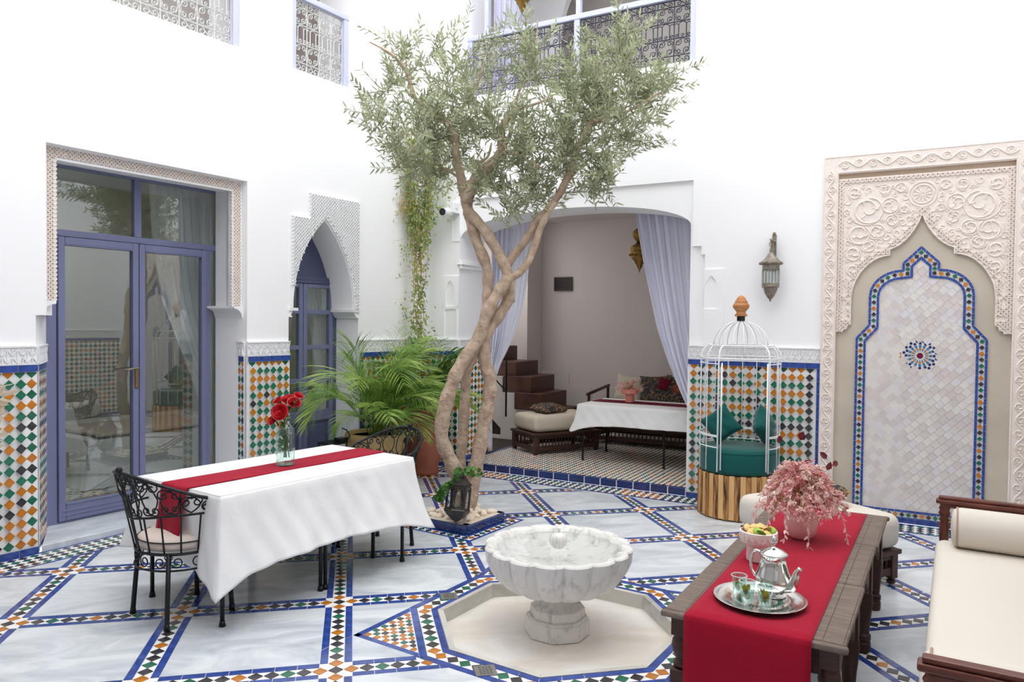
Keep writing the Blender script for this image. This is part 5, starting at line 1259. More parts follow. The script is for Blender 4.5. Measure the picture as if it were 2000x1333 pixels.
# ---------------------------------------------------------------- pots and palms in the corner
def pot(label, cat, loc, prof, mt, rings=None, top=None):
    t = thing('plant_pot', label, cat, loc); b = MB(); b.lathe(prof, 40); part('pot_body', b, mt, t, smooth=True)
    if rings:
        for a in rings[0]:
            r, z = rings[1:]; c = Vector((r*math.cos(a), r*math.sin(a), z)); u = Vector((-math.sin(a), math.cos(a), 0))
            part('ring_handle', MB().tube([c+u*.036*math.cos(2*PI*i/18)+Vector((0, 0, .036*math.sin(2*PI*i/18))) for i in range(18)], .010, 7, closed=True), mt, t, smooth=True)
    s_ = MB(); s_.lathe([(.001, top[1]), (top[0], top[1])], 24); part('soil', s_, 'soil', t); return t
tpot = pot('tall terracotta pot with ring handles in the tiled corner', 'pot', (-0.93, 7.93, 0), [(.001, 0), (.155, 0), (.16, .03), (.152, .05), (.155, .09), (.185, .2), (.208, .36), (.215, .5), (.208, .6), (.20, .645), (.212, .66), (.235, .675), (.242, .69), (.238, .705), (.222, .712), (.20, .70), (.198, .67), (.19, .64)], 'terracotta', ([rad(-60), rad(120), rad(210)], .215, .60), (.20, .675))
rnd = random.Random(31); wp = thing('white_gravel', 'white gravel on top of the tall terracotta pot', 'gravel', (-0.93, 7.93, .675)); 
for k in range(70):
    a, r = rnd.uniform(0, 6.28), .185*math.sqrt(rnd.random()); o = link('pebble', pebs[k % 5], wp, loc=(r*math.cos(a), r*math.sin(a), .006)); s_ = rnd.uniform(.010, .016); o.scale = (s_*1.1, s_, s_*.8)
bpot = pot('wide yellowish clay pot with a feathery palm beside the blue door', 'pot', (-1.345, 7.33, 0), [(.001, 0), (.20, 0), (.205, .03), (.22, .10), (.25, .25), (.268, .38), (.272, .44), (.28, .455), (.295, .475), (.298, .50), (.292, .525), (.27, .53), (.255, .51), (.25, .47)], 'yellow_clay', ([rad(190), rad(300), rad(10)], .275, .37), (.25, .49))
def palm(label, loc, n, seed, L0, L1, mt, spread=1.0, base=(0, 0, 0), dirs=None, cut=True):
    r = random.Random(seed); t = thing('palm_plant', label, 'palm', loc)
    for k in range(n):
        a = 2*PI*k/n+r.uniform(-.3, .3)
        if dirs: a = r.choice(dirs)+r.uniform(-.5, .5)
        el = r.uniform(.85, 1.52); L = r.uniform(L0, L1); N = 20; d = (Vector((math.cos(a)*math.cos(el), math.sin(a)*math.cos(el), math.sin(el)))+Vector((.22, -.08, 0))).normalized(); p = Vector((r.uniform(-.05, .05), r.uniform(-.05, .05), 0)); pts = [p.copy()]
        droop = r.uniform(.05, .15)*spread
        for i in range(N): p = p+d*(L/N); d = (d+Vector((0, 0, -droop*(.25+1.3*i/N)))).normalized(); pts.append(p.copy())
        # keep the fronds off the walls
        W_ = Vector(loc)
        for i, q in enumerate(pts):
            nl = (FL.inverted() @ (q+W_)).y; nb2 = (FB.inverted() @ (q+W_)).y
            if nl > -.14: q -= Vector((-math.sin(rad(56.6)), math.cos(rad(56.6)), 0))*(nl+.14)
            if nb2 > -.14: q -= Vector((-math.sin(rad(-29.4)), math.cos(rad(-29.4)), 0))*(nb2+.14)
        mb = MB(); mb.tube(pts, [lerp(.0045, .0012, i/N) for i in range(N+1)], 5, 1)
        for i in range(6, N+1):
            f = i/N; t_ = (pts[i]-pts[i-1]).normalized(); s_ = t_.cross(Vector((0, 0, 1)))
            if s_.length < .05: s_ = Vector((1, 0, 0))
            s_.normalize()
            for h_ in ((.2, .8) if i % 2 else (.5,)):
                p0 = pts[i-1].lerp(pts[i], h_)
                for sg in (-1, 1):
                    ll = .37*math.sin(PI*min(1, .22+.72*f))**.7*r.uniform(.85, 1.1)*L/1.0; dd = (t_*.85+s_*sg*.65+Vector((0, 0, r.uniform(-.12, .28)))).normalized(); q = [p0]
                    for _ in range(4): q.append(q[-1]+dd*(ll/4)); dd = (dd+Vector((0, 0, -.20))).normalized()
                    u = dd.cross(t_); u = u.normalized() if u.length > .01 else Vector((0, 0, 1)); w_ = [.002, .0062, .0066, .0045, .0004]; b0 = len(mb.v)
                    vs_ = []
                    for j_, qq in enumerate(q): vs_ += [qq-u*w_[j_]*.8, qq+u*w_[j_]*.8]
                    mb.add(vs_, [(2*j_, 2*j_+1, 2*j_+3, 2*j_+2) for j_ in range(4)], 0)
        part('frond', mb, [mt, mt], t)
    return t
palm('feathery areca palm with arching fronds in the wide clay pot', (-1.345, 7.33, .47), 44, 5, .75, 1.35, 'palm_leaf', 1.35)
palm('darker areca palm rising from the tall terracotta pot', (-0.95, 7.86, .67), 20, 9, .55, .95, 'palm_dark_leaf', 1.3)
pg = thing('pampas_grass', 'cream pampas plumes standing close by at the left edge', 'grass', (-0.835, 1.10, 0)); r = random.Random(3)
for k in range(3):
    s_ = MB(); e_ = Vector((.035+.02*k, -.02*k, 1.46+.03*k)); q = smooth_path([(0, 0, 0), (0, 0, .8), (.0, 0, 1.25), e_], 4); s_.tube(q, .0025, 5); part('stem', s_, 'vine_stem', pg); s_ = MB()
    for i in range(150): f = r.random(); leaf(s_, e_-Vector((.01, 0, .07))*f+rvec(r)*.022, rvec(r)+Vector((0, 0, .2)), rvec(r), .03, .004, .001)
    stuff(part('plume', s_, 'pampas_plume', pg))
# hanging creeper in the corner
vn = thing('creeper', 'long tangled creeper hanging down the white corner above the palms', 'creeper', (-1.016, 8.15, 3.268))
VO = Vector((-1.016, 8.15, 3.268)); st_ = MB(); lv = MB(); rnd = random.Random(6)
zt_, zb_ = 0.55, -2.15
for k in range(26):
    x0 = rnd.uniform(-.14, .14); y0 = rnd.uniform(-.05, .12); top = rnd.uniform(-.1, zt_); bot = rnd.uniform(zb_, -.6); pts = []; n = 14
    for i in range(n+1):
        f = i/n; z = lerp(top, bot, f); w_ = lerp(1.0, .30, min(1, max(0, -z/1.3))); pts.append(Vector((x0*w_*1.1+.03*math.sin(z*5+k), y0*w_+.02*math.sin(z*4+k*2), z)))
    st_.tube(pts, rnd.uniform(.0016, .0035), 4)
    for i in range(1, n+1):
        for _ in range(8 if pts[i].z > -.9 or pts[i].z < -1.2 else 3):
            p = pts[i].lerp(pts[i-1], rnd.random())+rvec(rnd)*Vector((1, 1, 1)).length*.03; leaf(lv, p, rvec(rnd)*.7+Vector((0, 0, -.6)), rvec(rnd), rnd.uniform(.025, .045), rnd.uniform(.006, .011), .002)
for (ax, az, n) in ((-.30, -.35, 60), (.22, -.30, 70), (-.12, -.9, 50), (.0, -1.8, 200), (-.08, -1.55, 90), (.08, -2.0, 110), (.12, .1, 200), (-.1, .2, 200), (0, -.4, 200), (.16, .35, 160), (-.05, .4, 160)):
    for _ in range(n):
        p = Vector((ax, 0, az))+Vector((rnd.gauss(0, .09), rnd.gauss(0, .05), rnd.gauss(0, .13)))
        if p.x < -.2: st_.tube([Vector((p.x*.3, 0, p.z+.05)), p], .0012, 3)
        leaf(lv, p, rvec(rnd)*.7+Vector((0, 0, -.5)), rvec(rnd), rnd.uniform(.025, .045), rnd.uniform(.007, .012), .002)
stuff(part('vine_stems', st_, 'vine_stem', vn)); stuff(part('vine_leaves', lv, 'vine_leaf', vn))
# small iron stand behind the table
sd = thing('plant_stand', 'low black iron plant stand between the blue door and the clay pot', 'stand', (-1.70, 7.05, 0), rad(56))
for x in (-.09, .09):
    for y in (-.09, .09): part('leg', MB().tube([(x, y, 0), (x, y, .46)], .007, 6), 'black_iron', sd)
f_ = MB(); f_.box(-.10, .10, -.10, .10, .455, .47); part('shelf', f_, 'black_iron', sd); f_ = MB(); f_.box(-.0, .10, -.10, -.02, .47, .51); part('shelf_box', f_, 'black_iron', sd)
part('curved_bar', MB().tube([(.09, -.09, .47), (.10, -.13, .53), (.10, -.08, .58), (.10, -.02, .59)], .006, 6), 'black_iron', sd)
# ---------------------------------------------------------------- birdcage chair
cg = thing('birdcage_chair', 'white wire birdcage chair on a round base of charred and pale slats', 'chair', (1.965, 6.38, 0), rad(-100))
b = MB(); b.lathe([(.001, .012), (.322, .012), (.322, .36), (.001, .36)], 48); part('base_core', b, 'dark_wood', cg)
R = .332
for k in range(46):
    a = 2*PI*k/46; w_ = R*2*PI/46/2-.0008; m_ = MB(); z0, z1 = (.0, .372) if k % 2 else (.004, .376)
    m_.box(R-.012, R+(.006 if k % 2 else .001), -w_, w_, z0+.008, z1); m_.xf(Matrix.Rotation(a, 4, 'Z')); o = part('slat', m_, 'burnt_wood' if k % 2 else 'pale_wood', cg)
    if k in (0, 1): o['label'] = 'charred slat' if k % 2 else 'pale slat'
b = MB(); b.lathe([(.001, .372), (.30, .372), (.322, .385), (.328, .42), (.330, .50), (.328, .545), (.318, .572), (.29, .586), (.2, .594), (.001, .598)], 48); o = part('round_cushion', b, 'velvet', cg, smooth=True)
part('piping', MB().tube([(.325*math.cos(2*PI*i/48), .325*math.sin(2*PI*i/48), .560) for i in range(48)], .004, 6, closed=True), 'velvet', cg)
def circ(r, z, rr, a0=0, a1=2*PI, n=48):
    full = abs(a1-a0) > 6.2; return MB().tube([(r*math.cos(lerp(a0, a1, i/n)), r*math.sin(lerp(a0, a1, i/n)), z) for i in range(n if full else n+1)], rr, 6, closed=full)
RC = .330
part('ring', circ(RC-.06, 1.452, .0055), 'white_wire', cg, smooth=True); part('ring', circ(RC, 1.345, .0055), 'white_wire', cg, smooth=True)
OPEN = rad(38)                       # the open front faces local +x
part('ring', circ(RC+.002, 1.30, .0045, OPEN, 2*PI-OPEN), 'white_wire', cg, smooth=True)
for z in (.60, .69, .70): part('ring', circ(RC+.002, z, .0045, OPEN, 2*PI-OPEN), 'white_wire', cg, smooth=True)
for k in range(14):
    a = OPEN+(2*PI-2*OPEN)*k/13; c, s_ = math.cos(a), math.sin(a)
    q = [(RC*c, RC*s_, .40), (RC*c, RC*s_, 1.33)]+[((RC-.085*(1-math.cos(PI/2*i/6)))*c, (RC-.085*(1-math.cos(PI/2*i/6)))*s_, 1.345+.11*math.sin(PI/2*i/6)) for i in range(1, 7)]
    part('wire', MB().tube(q, .0048 if k not in (0, 13) else .0075, 6), 'white_wire', cg, smooth=True)
for sg in (-1, 1):
    a = sg*OPEN; c, s_ = math.cos(a), math.sin(a)
    part('front_post', MB().tube([((RC+.02)*math.cos(a-sg*.12), (RC+.02)*math.sin(a-sg*.12), z) for z in (.42, 1.31)], .006, 6), 'white_wire', cg, smooth=True)
RD = .228
for k in range(16):
    a = 2*PI*k/16; c, s_ = math.cos(a), math.sin(a)
    part('dome_wire', MB().tube([((RD*math.cos(t))**1*c*(1 if t < 1.5 else 1), RD*math.cos(t)*s_, 1.455+.205*math.sin(t)) for t in [1.40*i/10 for i in range(11)]], .0042, 5), 'white_wire', cg, smooth=True)
part('collar', MB().lathe([(.034, 1.655), (.034, 1.705)], 20), 'black_iron', cg); 
fn_ = MB(); fn_.lathe([(.001, 1.70), (.050, 1.70), (.054, 1.712), (.040, 1.725), (.038, 1.738), (.050, 1.752), (.066, 1.772), (.070, 1.79), (.062, 1.808), (.052, 1.815), (.054, 1.825), (.040, 1.842), (.038, 1.852), (.026, 1.868), (.012, 1.878), (.001, 1.88)], 24); part('finial', fn_, 'turned_wood', cg, smooth=True)
def cushion(label, M, w_, h_, t, mt, cat='cushion', group=None):
    o = part('cushion', pillow(w_, h_, t), mt, M=M, smooth=True); return tag(o, label, cat, group)
def at(p, *rots):
    M = Matrix.Translation(p)
    for ang, ax in rots: M = M @ Matrix.Rotation(rad(ang), 4, ax)
    return M
cushion('dark green velvet cushion standing on its corner at the left of the birdcage chair', at((1.815, 6.40, .765), (-22, 'Z'), (80, 'X'), (38, 'Z')), .27, .27, .11, 'velvet')
cushion('dark green velvet cushion seen edge-on at the right of the birdcage chair', at((2.17, 6.34, .765), (48, 'Z'), (76, 'X'), (43, 'Z')), .27, .27, .12, 'velvet')
# ---------------------------------------------------------------- wall lantern, camera, plaque, brass lanterns
wl_ = thing('wall_lantern', 'aged metal lantern on a bracket on the white wall right of the arch', 'lantern', M=FB @ Matrix.Translation((0.852, -0.15, 1.83)))
b = MB(); b.lathe([(.001, 0), (.006, .005), (.008, .018), (.03, .045), (.052, .085), (.060, .115), (.062, .125)], 8); part('bottom_cone', b, 'aged_metal', wl_)
b = MB(); b.lathe([(.072, .125), (.074, .13), (.074, .160), (.070, .165)], 8); part('lower_band', b, 'aged_metal', wl_)
b = MB(); b.lathe([(.066, .165), (.066, .29)], 8); part('glass_body', b, 'lantern_glass', wl_)
for k in range(8): a = PI/4*k; part('bar', MB().tube([(.070*math.cos(a), .070*math.sin(a), .16), (.070*math.cos(a), .070*math.sin(a), .29)], .0035, 5), 'aged_metal', wl_)
b = MB(); b.lathe([(.072, .285), (.073, .325)], 8); b2 = MB()
for k in range(24):
    a = PI/12*k; b.add([(.072*math.cos(a-.1), .072*math.sin(a-.1), .287), (.071*math.cos(a), .071*math.sin(a), .262), (.072*math.cos(a+.1), .072*math.sin(a+.1), .287)], [(0, 1, 2)])
part('upper_band', b, 'aged_metal', wl_)
b = MB(); b.lathe([(.08, .322), (.092, .330), (.094, .345), (.084, .352), (.078, .358), (.07, .362), (.045, .392), (.028, .415), (.014, .43), (.012, .465), (.001, .467)], 8)
for k in range(12): a = PI/6*k; b.ball((.090*math.cos(a), .090*math.sin(a), .336), .013, 6, 4)
part('roof', b, 'aged_metal', wl_)
b = MB(); b.tube([(0, 0, .46), (0, 0, .52)], .005, 6); b.tube([(.014*math.cos(2*PI*i/12), 0, .505+.022*math.sin(2*PI*i/12)) for i in range(12)], .004, 5, closed=True); part('hook', b, 'aged_metal', wl_)
b = MB(); b.box(-.012, .012, -.01, .150, .535, .55); b.add([(-.004, .14, .55), (.004, .14, .55), (.004, .0, .54), (-.004, 0, .54), (-.004, .14, .30), (.004, .14, .30)], [(0, 3, 4), (1, 5, 2), (0, 4, 5, 1), (3, 2, 5, 4), (0, 1, 2, 3)]); b.box(-.018, .018, .138, .150, .28, .60); b.ball((0, .135, .61), .014, 8, 6); part('bracket', b, 'aged_metal', wl_)
cm = thing('security_camera', 'small white security camera on the pier left of the arch', 'camera', M=FB @ Matrix.Translation((-2.545, 0, 2.865)) @ Matrix.Scale(1.35, 4))
b = MB(); b.box(-.05, .035, -.10, .0, -.03, .06); part('junction_box', b, 'camera_white', cm, bevel=.006)
b = MB(); b.tube([(-.02, -.06, -.02), (-.02, -.17, -.03)], .033, 16); part('camera_body', b, 'camera_white', cm, smooth=False); b = MB(); b.tube([(-.02, -.165, -.03), (-.02, -.176, -.031)], .029, 16); part('lens', b, 'camera_black', cm)
b = MB(); b.tube([(-.035, -.006, -.03), (-.037, -.006, -.25), (.04, -.004, -.25)], .004, 5); part('cable', b, 'camera_white', cm)
pq = thing('picture', 'small dark framed plaque on the grey wall inside the alcove', 'picture', M=FB @ Matrix.Translation((-2.607, 2.90, 2.20)))
part('picture_sheet', MB().box(-.125, .125, -.004, .015, -.085, .085), 'picture_print', pq); fr_ = MB()
for q in ((-.142, .142, .082, .10), (-.142, .142, -.10, -.082), (-.142, -.122, -.10, .10), (.122, .142, -.10, .10)): fr_.box(q[0], q[1], -.012, .015, q[2], q[3])
part('frame', fr_, 'picture_frame', pq)
def brass_lantern(label, M, s_=1.0):
    t = thing('hanging_lantern', label, 'lantern', M=M @ Matrix.Scale(s_, 4))
    b = MB(); b.lathe([(.001, 0), (.008, .01), (.008, .03), (.018, .04), (.02, .055), (.03, .062), (.035, .09), (.05, .10), (.06, .13), (.09, .16), (.10, .19)], 16); part('lower_body', b, 'brass', t, smooth=True)
    b = MB(); b.lathe([(.10, .19), (.112, .205), (.115, .235), (.102, .25), (.10, .262), (.108, .27), (.105, .29), (.08, .31), (.05, .325), (.035, .35)], 16)
    for k in range(12): b.ball((.113*math.cos(PI/6*k), .113*math.sin(PI/6*k), .20), .012, 6, 4)
    part('middle_body', b, 'brass', t, smooth=True)
    b = MB(); b.lathe([(.035, .35), (.055, .37), (.085, .41), (.09, .44), (.075, .47), (.04, .50), (.02, .52), (.015, .56), (.001, .57)], 16); part('upper_bulb', b, 'brass', t, smooth=True)
    part('chain', MB().tube([(0, 0, .56), (0, 0, .90)], .005, 5), 'brass', t); return t
brass_lantern('pierced brass lantern hanging behind the right curtain of the alcove', FB @ Matrix.Translation((-0.814, 1.15, 2.209)))
brass_lantern('brass lantern hanging in the upper gallery opening', Matrix.Translation((0.07, 8.05, 4.93)), 1.15)

# ---------------------------------------------------------------- alcove: curtains, stairs, seats, table
def half(name, label, M, le, ri, zt, zb, folds, amp, yf):
    o = drape(name, label, 'curtain', 'curtain_cloth', M, le, ri, zt, zb, folds, amp, 110, 40, y_of=yf); sol = o.modifiers.new('solid', 'SOLIDIFY'); sol.thickness = .004; return o
half('curtain', 'white curtain gathered at the left side of the alcove arch behind the olive tree', FB @ Matrix.Translation((0, .62, 0)), table([-2.46]*9), table([-1.903, -1.925, -1.96, -2.022, -2.132, -2.321, -2.458, -2.478, -2.44]), 2.84, .10, 9, .035, lambda v: 0)
half('curtain', 'white curtain swept to the right side of the alcove arch', FB @ Matrix.Translation((0, .60, 0)), table([-0.683, -0.628, -0.567, -0.496, -0.419, -0.305, -0.165, -0.006]), table([.16, .17, .18, .19, .20, .20, .20, .20]), 2.86, .62, 9, .035, lambda v: 0)
# stairs
stt = thing('staircase', 'dark wooden steps climbing left between white stringers in the alcove', 'stairs', M=FB)
for (x0, x1, z0, z1, y0) in ((-2.72, -2.31, .48, .70, 1.68), (-2.93, -2.50, .68, .91, 1.74), (-3.30, -2.76, .90, 1.10, 1.80), (-3.7, -3.1, 1.09, 1.30, 1.86), (-4.1, -3.5, 1.30, 1.52, 1.9), (-2.45, -2.12, .30, .49, 1.66)): part('step', MB().box(x0, x1, y0, 2.44, z0, z1), 'stair_wood', stt, bevel=.008)
sm_ = plate('side_wall', [(-3.9, .06), (-2.50, .06), (-2.44, .48), (-2.72, .48), (-2.72, .69), (-2.93, .69), (-2.93, .90), (-3.30, .90), (-3.9, 1.0)], [[(-3.75, .10), (-2.95, .10), (-2.95, .20), (-3.6, .78), (-3.75, .78)]], 1.72, 1.80, 'interior_plaster', parent=stt)
part('opening_shade', MB().box(-3.75, -2.9, 1.81, 1.83, .07, .80), 'dark_ground', stt)  # dark sheet painted in for the shade under the stringer
part('handrail', MB().tube([(-2.80, 1.60, .38), (-2.80, 1.60, 1.12)], .013, 8), 'black_iron', stt); part('handrail', MB().tube([(-2.80, 1.60, .72), (-3.30, 1.60, 1.15)], .010, 8), 'black_iron', stt)
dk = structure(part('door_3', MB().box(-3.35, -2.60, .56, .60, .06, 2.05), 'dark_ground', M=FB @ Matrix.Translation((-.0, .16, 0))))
def spindle_bench(label, cat, M, L, D, H, foot=.04, spin=.035, name='bench', rails=True):
    t = thing(name, label, cat, M=M); mt = 'dark_wood'
    for x in (0, L-.055):
        for y in (0, D-.055): b = MB(); b.box(x, x+.055, y, y+.055, foot, H-.02); part('corner_post', b, mt, t, bevel=.004); b = MB(); b.ball((x+.0275, y+.0275, foot*.5), .028, 10, 6, 0, (1, 1, .72)); part('bun_foot', b, mt, t, smooth=True)
    b = MB(); b.box(-.015, L+.015, -.015, D+.015, H-.03, H); part('top_board', b, mt, t, bevel=.006)
    for (x0, x1, y0, y1) in ((.055, L-.055, .008, .04), (.055, L-.055, D-.04, D-.008), (.008, .04, .055, D-.055), (L-.04, L-.008, .055, D-.055)):
        b = MB(); b.box(x0, x1, y0, y1, foot+.02, foot+.07); b.box(x0, x1, y0, y1, H-.065, H-.03); part('rail', b, mt, t, bevel=.003)
        lx = (x1-x0) > (y1-y0); ll = (x1-x0) if lx else (y1-y0); n = max(2, int(ll/spin)); z0, z1 = foot+.07, H-.065; hh = z1-z0
        if n > 60: n = 60
        for k in range(n):
            c = (k+.5)*ll/n; cx, cy = (x0+c, (y0+y1)/2) if lx else ((x0+x1)/2, y0+c); b = MB(); b.lathe([(.006, z0), (.009, z0+hh*.1), (.005, z0+hh*.2), (.010, z0+hh*.5), (.005, z0+hh*.8), (.009, z0+hh*.9), (.006, z1)], 7, (cx, cy, 0)); part('spindle', b, mt, t, smooth=True)
    return t
def mattress(label, M, L, D, H, mt, name='seat_mattress', cat='mattress', r=.05, sag=.006):
    b = rbox(L, D, H, r, 4); b.xf(Matrix.Translation((L/2, D/2, H/2))); o = part(name, b, mt, M=M, smooth=True)
    return tag(o, label, cat)
PB = frame(0.282, 8.679, 29) @ Matrix.Translation((0, 0, .069))
spindle_bench('low dark spindled ottoman base in front of the alcove stairs', 'ottoman', PB, .92, .56, .25, .02, .045, 'ottoman_base')
mattress('beige mattress on the low ottoman in front of the stairs', PB @ Matrix.Translation((.02, .03, .252)), .90, .54, .20, 'beige_cloth', r=.06)
cushion('black and gold floral cushion lying on the beige ottoman in the alcove', PB @ at((.38, .32, .50), (15, 'Z'), (6, 'X')), .40, .30, .12, 'floral_cloth')
BB = FB @ Matrix.Translation((-1.83, 2.03, .069))
spindle_bench('long dark spindled bench base along the back of the alcove', 'bench', BB, 2.9, .72, .24, .03, .052, 'bench')
mattress('pale beige mattress on the long alcove bench', BB @ Matrix.Translation((.03, .02, .242)), 2.84, .68, .22, 'beige_cloth')
ar = thing('wooden_armrest', 'dark wooden armrest at the left end of the alcove bench', 'armrest', M=BB)
part('rail', MB().tube([(.02, -.02, .63), (.02, .72, .70)], .022, 8), 'dark_wood', ar, smooth=True); part('post', MB().tube([(.02, .03, .24), (.02, .03, .62)], .02, 8), 'dark_wood', ar); part('post', MB().tube([(.02, .69, .24), (.02, .69, .69)], .02, 8), 'dark_wood', ar)
for lab, x, w2, mt, rz, z in (('plain beige cushion propped at the left on the alcove bench', .40, .40, 'beige_cloth', 6, .70), ('dark floral cushion propped in the middle of the alcove bench', .76, .44, 'floral_cloth', -4, .70), ('small wine round cushion between the two floral cushions in the alcove', .90, .20, 'wine_cloth', 10, .78), ('dark brown floral cushion propped second from the right on the alcove bench', 1.06, .40, 'floral_cloth', 12, .70), ('red floral cushion propped at the right on the alcove bench', 1.34, .56, 'red_floral_cloth', 30, .80)):
    cushion(lab, BB @ at((x, .50, z-.02), (rz, 'Y'), (74, 'X')), w2, w2*.95, .16, mt)
T2 = FB @ Matrix.Translation((-1.345, .835, .069))
iron_table('long table on black iron legs in the alcove under the second white cloth', T2, 1.9, .70, [(0, 0), (0, .70), (.95, 0), (1.9, 0), (1.9, .7)], .635)
tablecloth('white cloth over the alcove table hanging in a corner point at the left', T2, -.05, 1.98, -.05, .76, .640, .21, 5, [.10, .05, .05, .10], flare=.04)
runner('dark red runner along the alcove table', T2, -.03, 1.9, .30, .56, .648, 0, 0, 'wine_cloth', .001)
cp = thing('footed_bowl', 'coral pink footed bowl of dried flowers on the alcove table', 'bowl', M=T2 @ Matrix.Translation((.40, .42, .652)))
b = MB(); b.lathe([(.001, 0), (.052, 0), (.050, .085), (.055, .09), (.09, .095), (.098, .105), (.098, .15), (.090, .152), (.088, .11), (.001, .11)], 28); part('bowl_body', b, 'coral_ceramic', cp, auto=True)
def dried(name, label, M, n, R, H, seed, kinds, lean=(0, 0, 0), cat='flowers', group=None, droop=0.0):
    r = random.Random(seed); t = thing(name, label, cat, M=M, group=group); stems = MB(); by = {k: MB() for k, _, _ in kinds}
    for i in range(n):
        k, sz, shp = r.choice(kinds); a = r.uniform(0, 6.283); el = r.uniform(.05, 1.0)**.6; out = math.sqrt(1-min(1, el)**2*.95); L = r.uniform(.65, 1.05)
        d = Vector((math.cos(a)*out*R, math.sin(a)*out*R, H*el))*L+Vector(lean)*L; mid_ = Vector((d.x*.35, d.y*.35, max(d.z*.8, .05))); dr = droop*out
        end = d-Vector((0, 0, dr)); q = smooth_path([(0, 0, 0), mid_, end], 4); stems.tube(q, .0014, 3, caps=False); tdir = (q[-1]-q[-2]).normalized(); mb = by[k]
        if shp == 'plume':
            for j_ in range(26): f = r.random(); p = end-tdir*sz*3.2*f+rvec(r)*sz*.5*(1-f*.3); leaf(mb, p, tdir+rvec(r)*.8, rvec(r), sz*.55, sz*.10, .001)
        elif shp == 'puff':
            for j_ in range(16): p = end+rvec(r)*sz*.55; leaf(mb, p, rvec(r)+tdir*.2, rvec(r), sz*.55, sz*.22, .003)
        elif shp == 'leafy':
            for j_ in range(12): f = j_/12; p = end-tdir*sz*4.5*f; leaf(mb, p, tdir*.7+rvec(r)*.8, rvec(r), sz*1.1, sz*.26, .002)
        else: leaf(mb, end, tdir+rvec(r)*.3, rvec(r), sz*1.6, sz*.6, .004)
    part('stems', stems, 'vine_stem', t)
    for k, mb in by.items():
        if mb.f: part({'pink_flower': 'pink_plumes', 'pale_flower': 'pale_blossoms', 'deep_pink_flower': 'rose_pink_sprays', 'wine_leaf': 'wine_leaves', 'beige_cloth': 'seed_heads'}[k], mb, k, t)
    return t
dried('dried_flowers', 'pale dried flower sprays with one tall pink spike in the coral bowl', T2 @ Matrix.Translation((.40, .42, .75)), 90, .17, .18, 3, [('pale_flower', .026, 'puff'), ('pale_flower', .02, 'plume'), ('pink_flower', .02, 'puff')])
# ---------------------------------------------------------------- carved coffee table with its red runner
CD = Vector((.507, .862, 0)).normalized(); CN = Vector((-.862, .507, 0)).normalized(); C0 = Vector((1.135, 2.52, 0))
CT = Matrix(((CD.x, CN.x, 0, C0.x), (CD.y, CN.y, 0, C0.y), (0, 0, 1, 0), (0, 0, 0, 1))); CL_, CW = 2.0, .60; ZT = .53
ct = thing('coffee_table', 'long weathered carved wooden low table with turned legs and red runner', 'table', M=CT)
for k in range(3):
    x0, x1 = CL_*k/3+.0015, CL_*(k+1)/3-.0015; in_ = .008*(k % 2)
    b = MB(); b.box(x0, x1, -.02+in_, CW+.02-in_, ZT-.026, ZT); o = part('top_panel', b, 'grey_wood', ct, bevel=.006)
    for y0, y1 in ((-.012+in_, -.010+in_), (.055, .057), (CW-.057, CW-.055)): part('groove', MB().box(x0+.01, x1-.01, y0, y1, ZT, ZT+.0008), 'dark_wood', o)
b = MB(); b.box(-.028, .004, -.03, CW+.03, ZT-.026, ZT-.002); b.box(CL_-.004, CL_+.028, -.03, CW+.03, ZT-.026, ZT-.002); part('end_moulding', b, 'grey_wood', ct, bevel=.008)
LP_ = [(.030, 0), (.034, .012), (.034, .05), (.028, .058), (.034, .066), (.034, .09), (.026, .10), (.030, .16), (.036, .22), (.040, .27), (.038, .31), (.028, .335), (.035, .345), (.028, .355), (.024, .365)]
LP2 = [(.022, 0), (.032, .01), (.034, .02), (.026, .03), (.020, .04), (.034, .06), (.040, .085), (.036, .11), (.024, .13), (.034, .14), (.026, .15)]
for k in range(4):
    x = .045+(CL_-.09)*k/3
    for y in (.035, CW-.035):
        lg = MB(); lg.lathe([(r*1.0, z*.93) for r, z in LP_[:12]]+[(.03, .32)], 14, (x, y, 0)) if k else lg.box(x-.036, x+.036, y-.036, y+.036, 0, .295)
        lg2 = MB(); lg2.lathe([(r, z+.295) for r, z in LP2], 14, (x, y, 0)); o = part('leg', lg, 'dark_wood', ct, auto=True, bevel=0 if k else .004)
        part('turned_neck', lg2, 'dark_wood', o, smooth=True) if k == 0 else None
        b = MB(); b.box(x-.034, x+.034, y-.034, y+.034, .425 if k == 0 else .30, ZT-.026); part('leg_block', b, 'dark_wood', ct, bevel=.003)
def apron(y):
    poly = [(.05, .505), (.05, .30)]
    for k in range(3):
        a, b_ = .045+(CL_-.09)*k/3+.034, .045+(CL_-.09)*(k+1)/3-.034; n = 16
        for i in range(n+1):
            u = i/n; x = lerp(a, b_, u); z = .30+.115*math.sin(PI*u)**.55+(.012*math.cos(6*PI*u) if .1 < u < .9 else 0); poly.append((x, z))
    poly += [(CL_-.05, .30), (CL_-.05, .505)]; return poly
for y in (.012, CW-.03): plate('carved_apron', apron(y), [], y, y+.018, 'grey_wood', parent=ct)
cv = MB(); 
for y in (.008, CW-.008):
    for i in range(54): x = .06+i*(CL_-.12)/53; s_ = 1 if i % 2 else -1; cv.tube([(p[0], y, p[1]) for p in spiral(x, .468, .018, s_*1.5, 1.0, s_, 8, .3)], .0045, 4)
    cv.tube([(.05, y, .492), (CL_-.05, y, .492)], .005, 4); cv.tube([(.05, y, .444), (CL_-.05, y, .444)], .004, 4)
part('apron_carving', cv, 'grey_wood', ct)
for x in (.0, CL_-.02): part('end_apron', MB().box(x+.02, x+.04 if x else .035, .06, CW-.06, .40, .505), 'dark_wood', ct)
part('stretcher', MB().box(.03, .06, .07, CW-.07, .05, .09), 'dark_wood', ct)
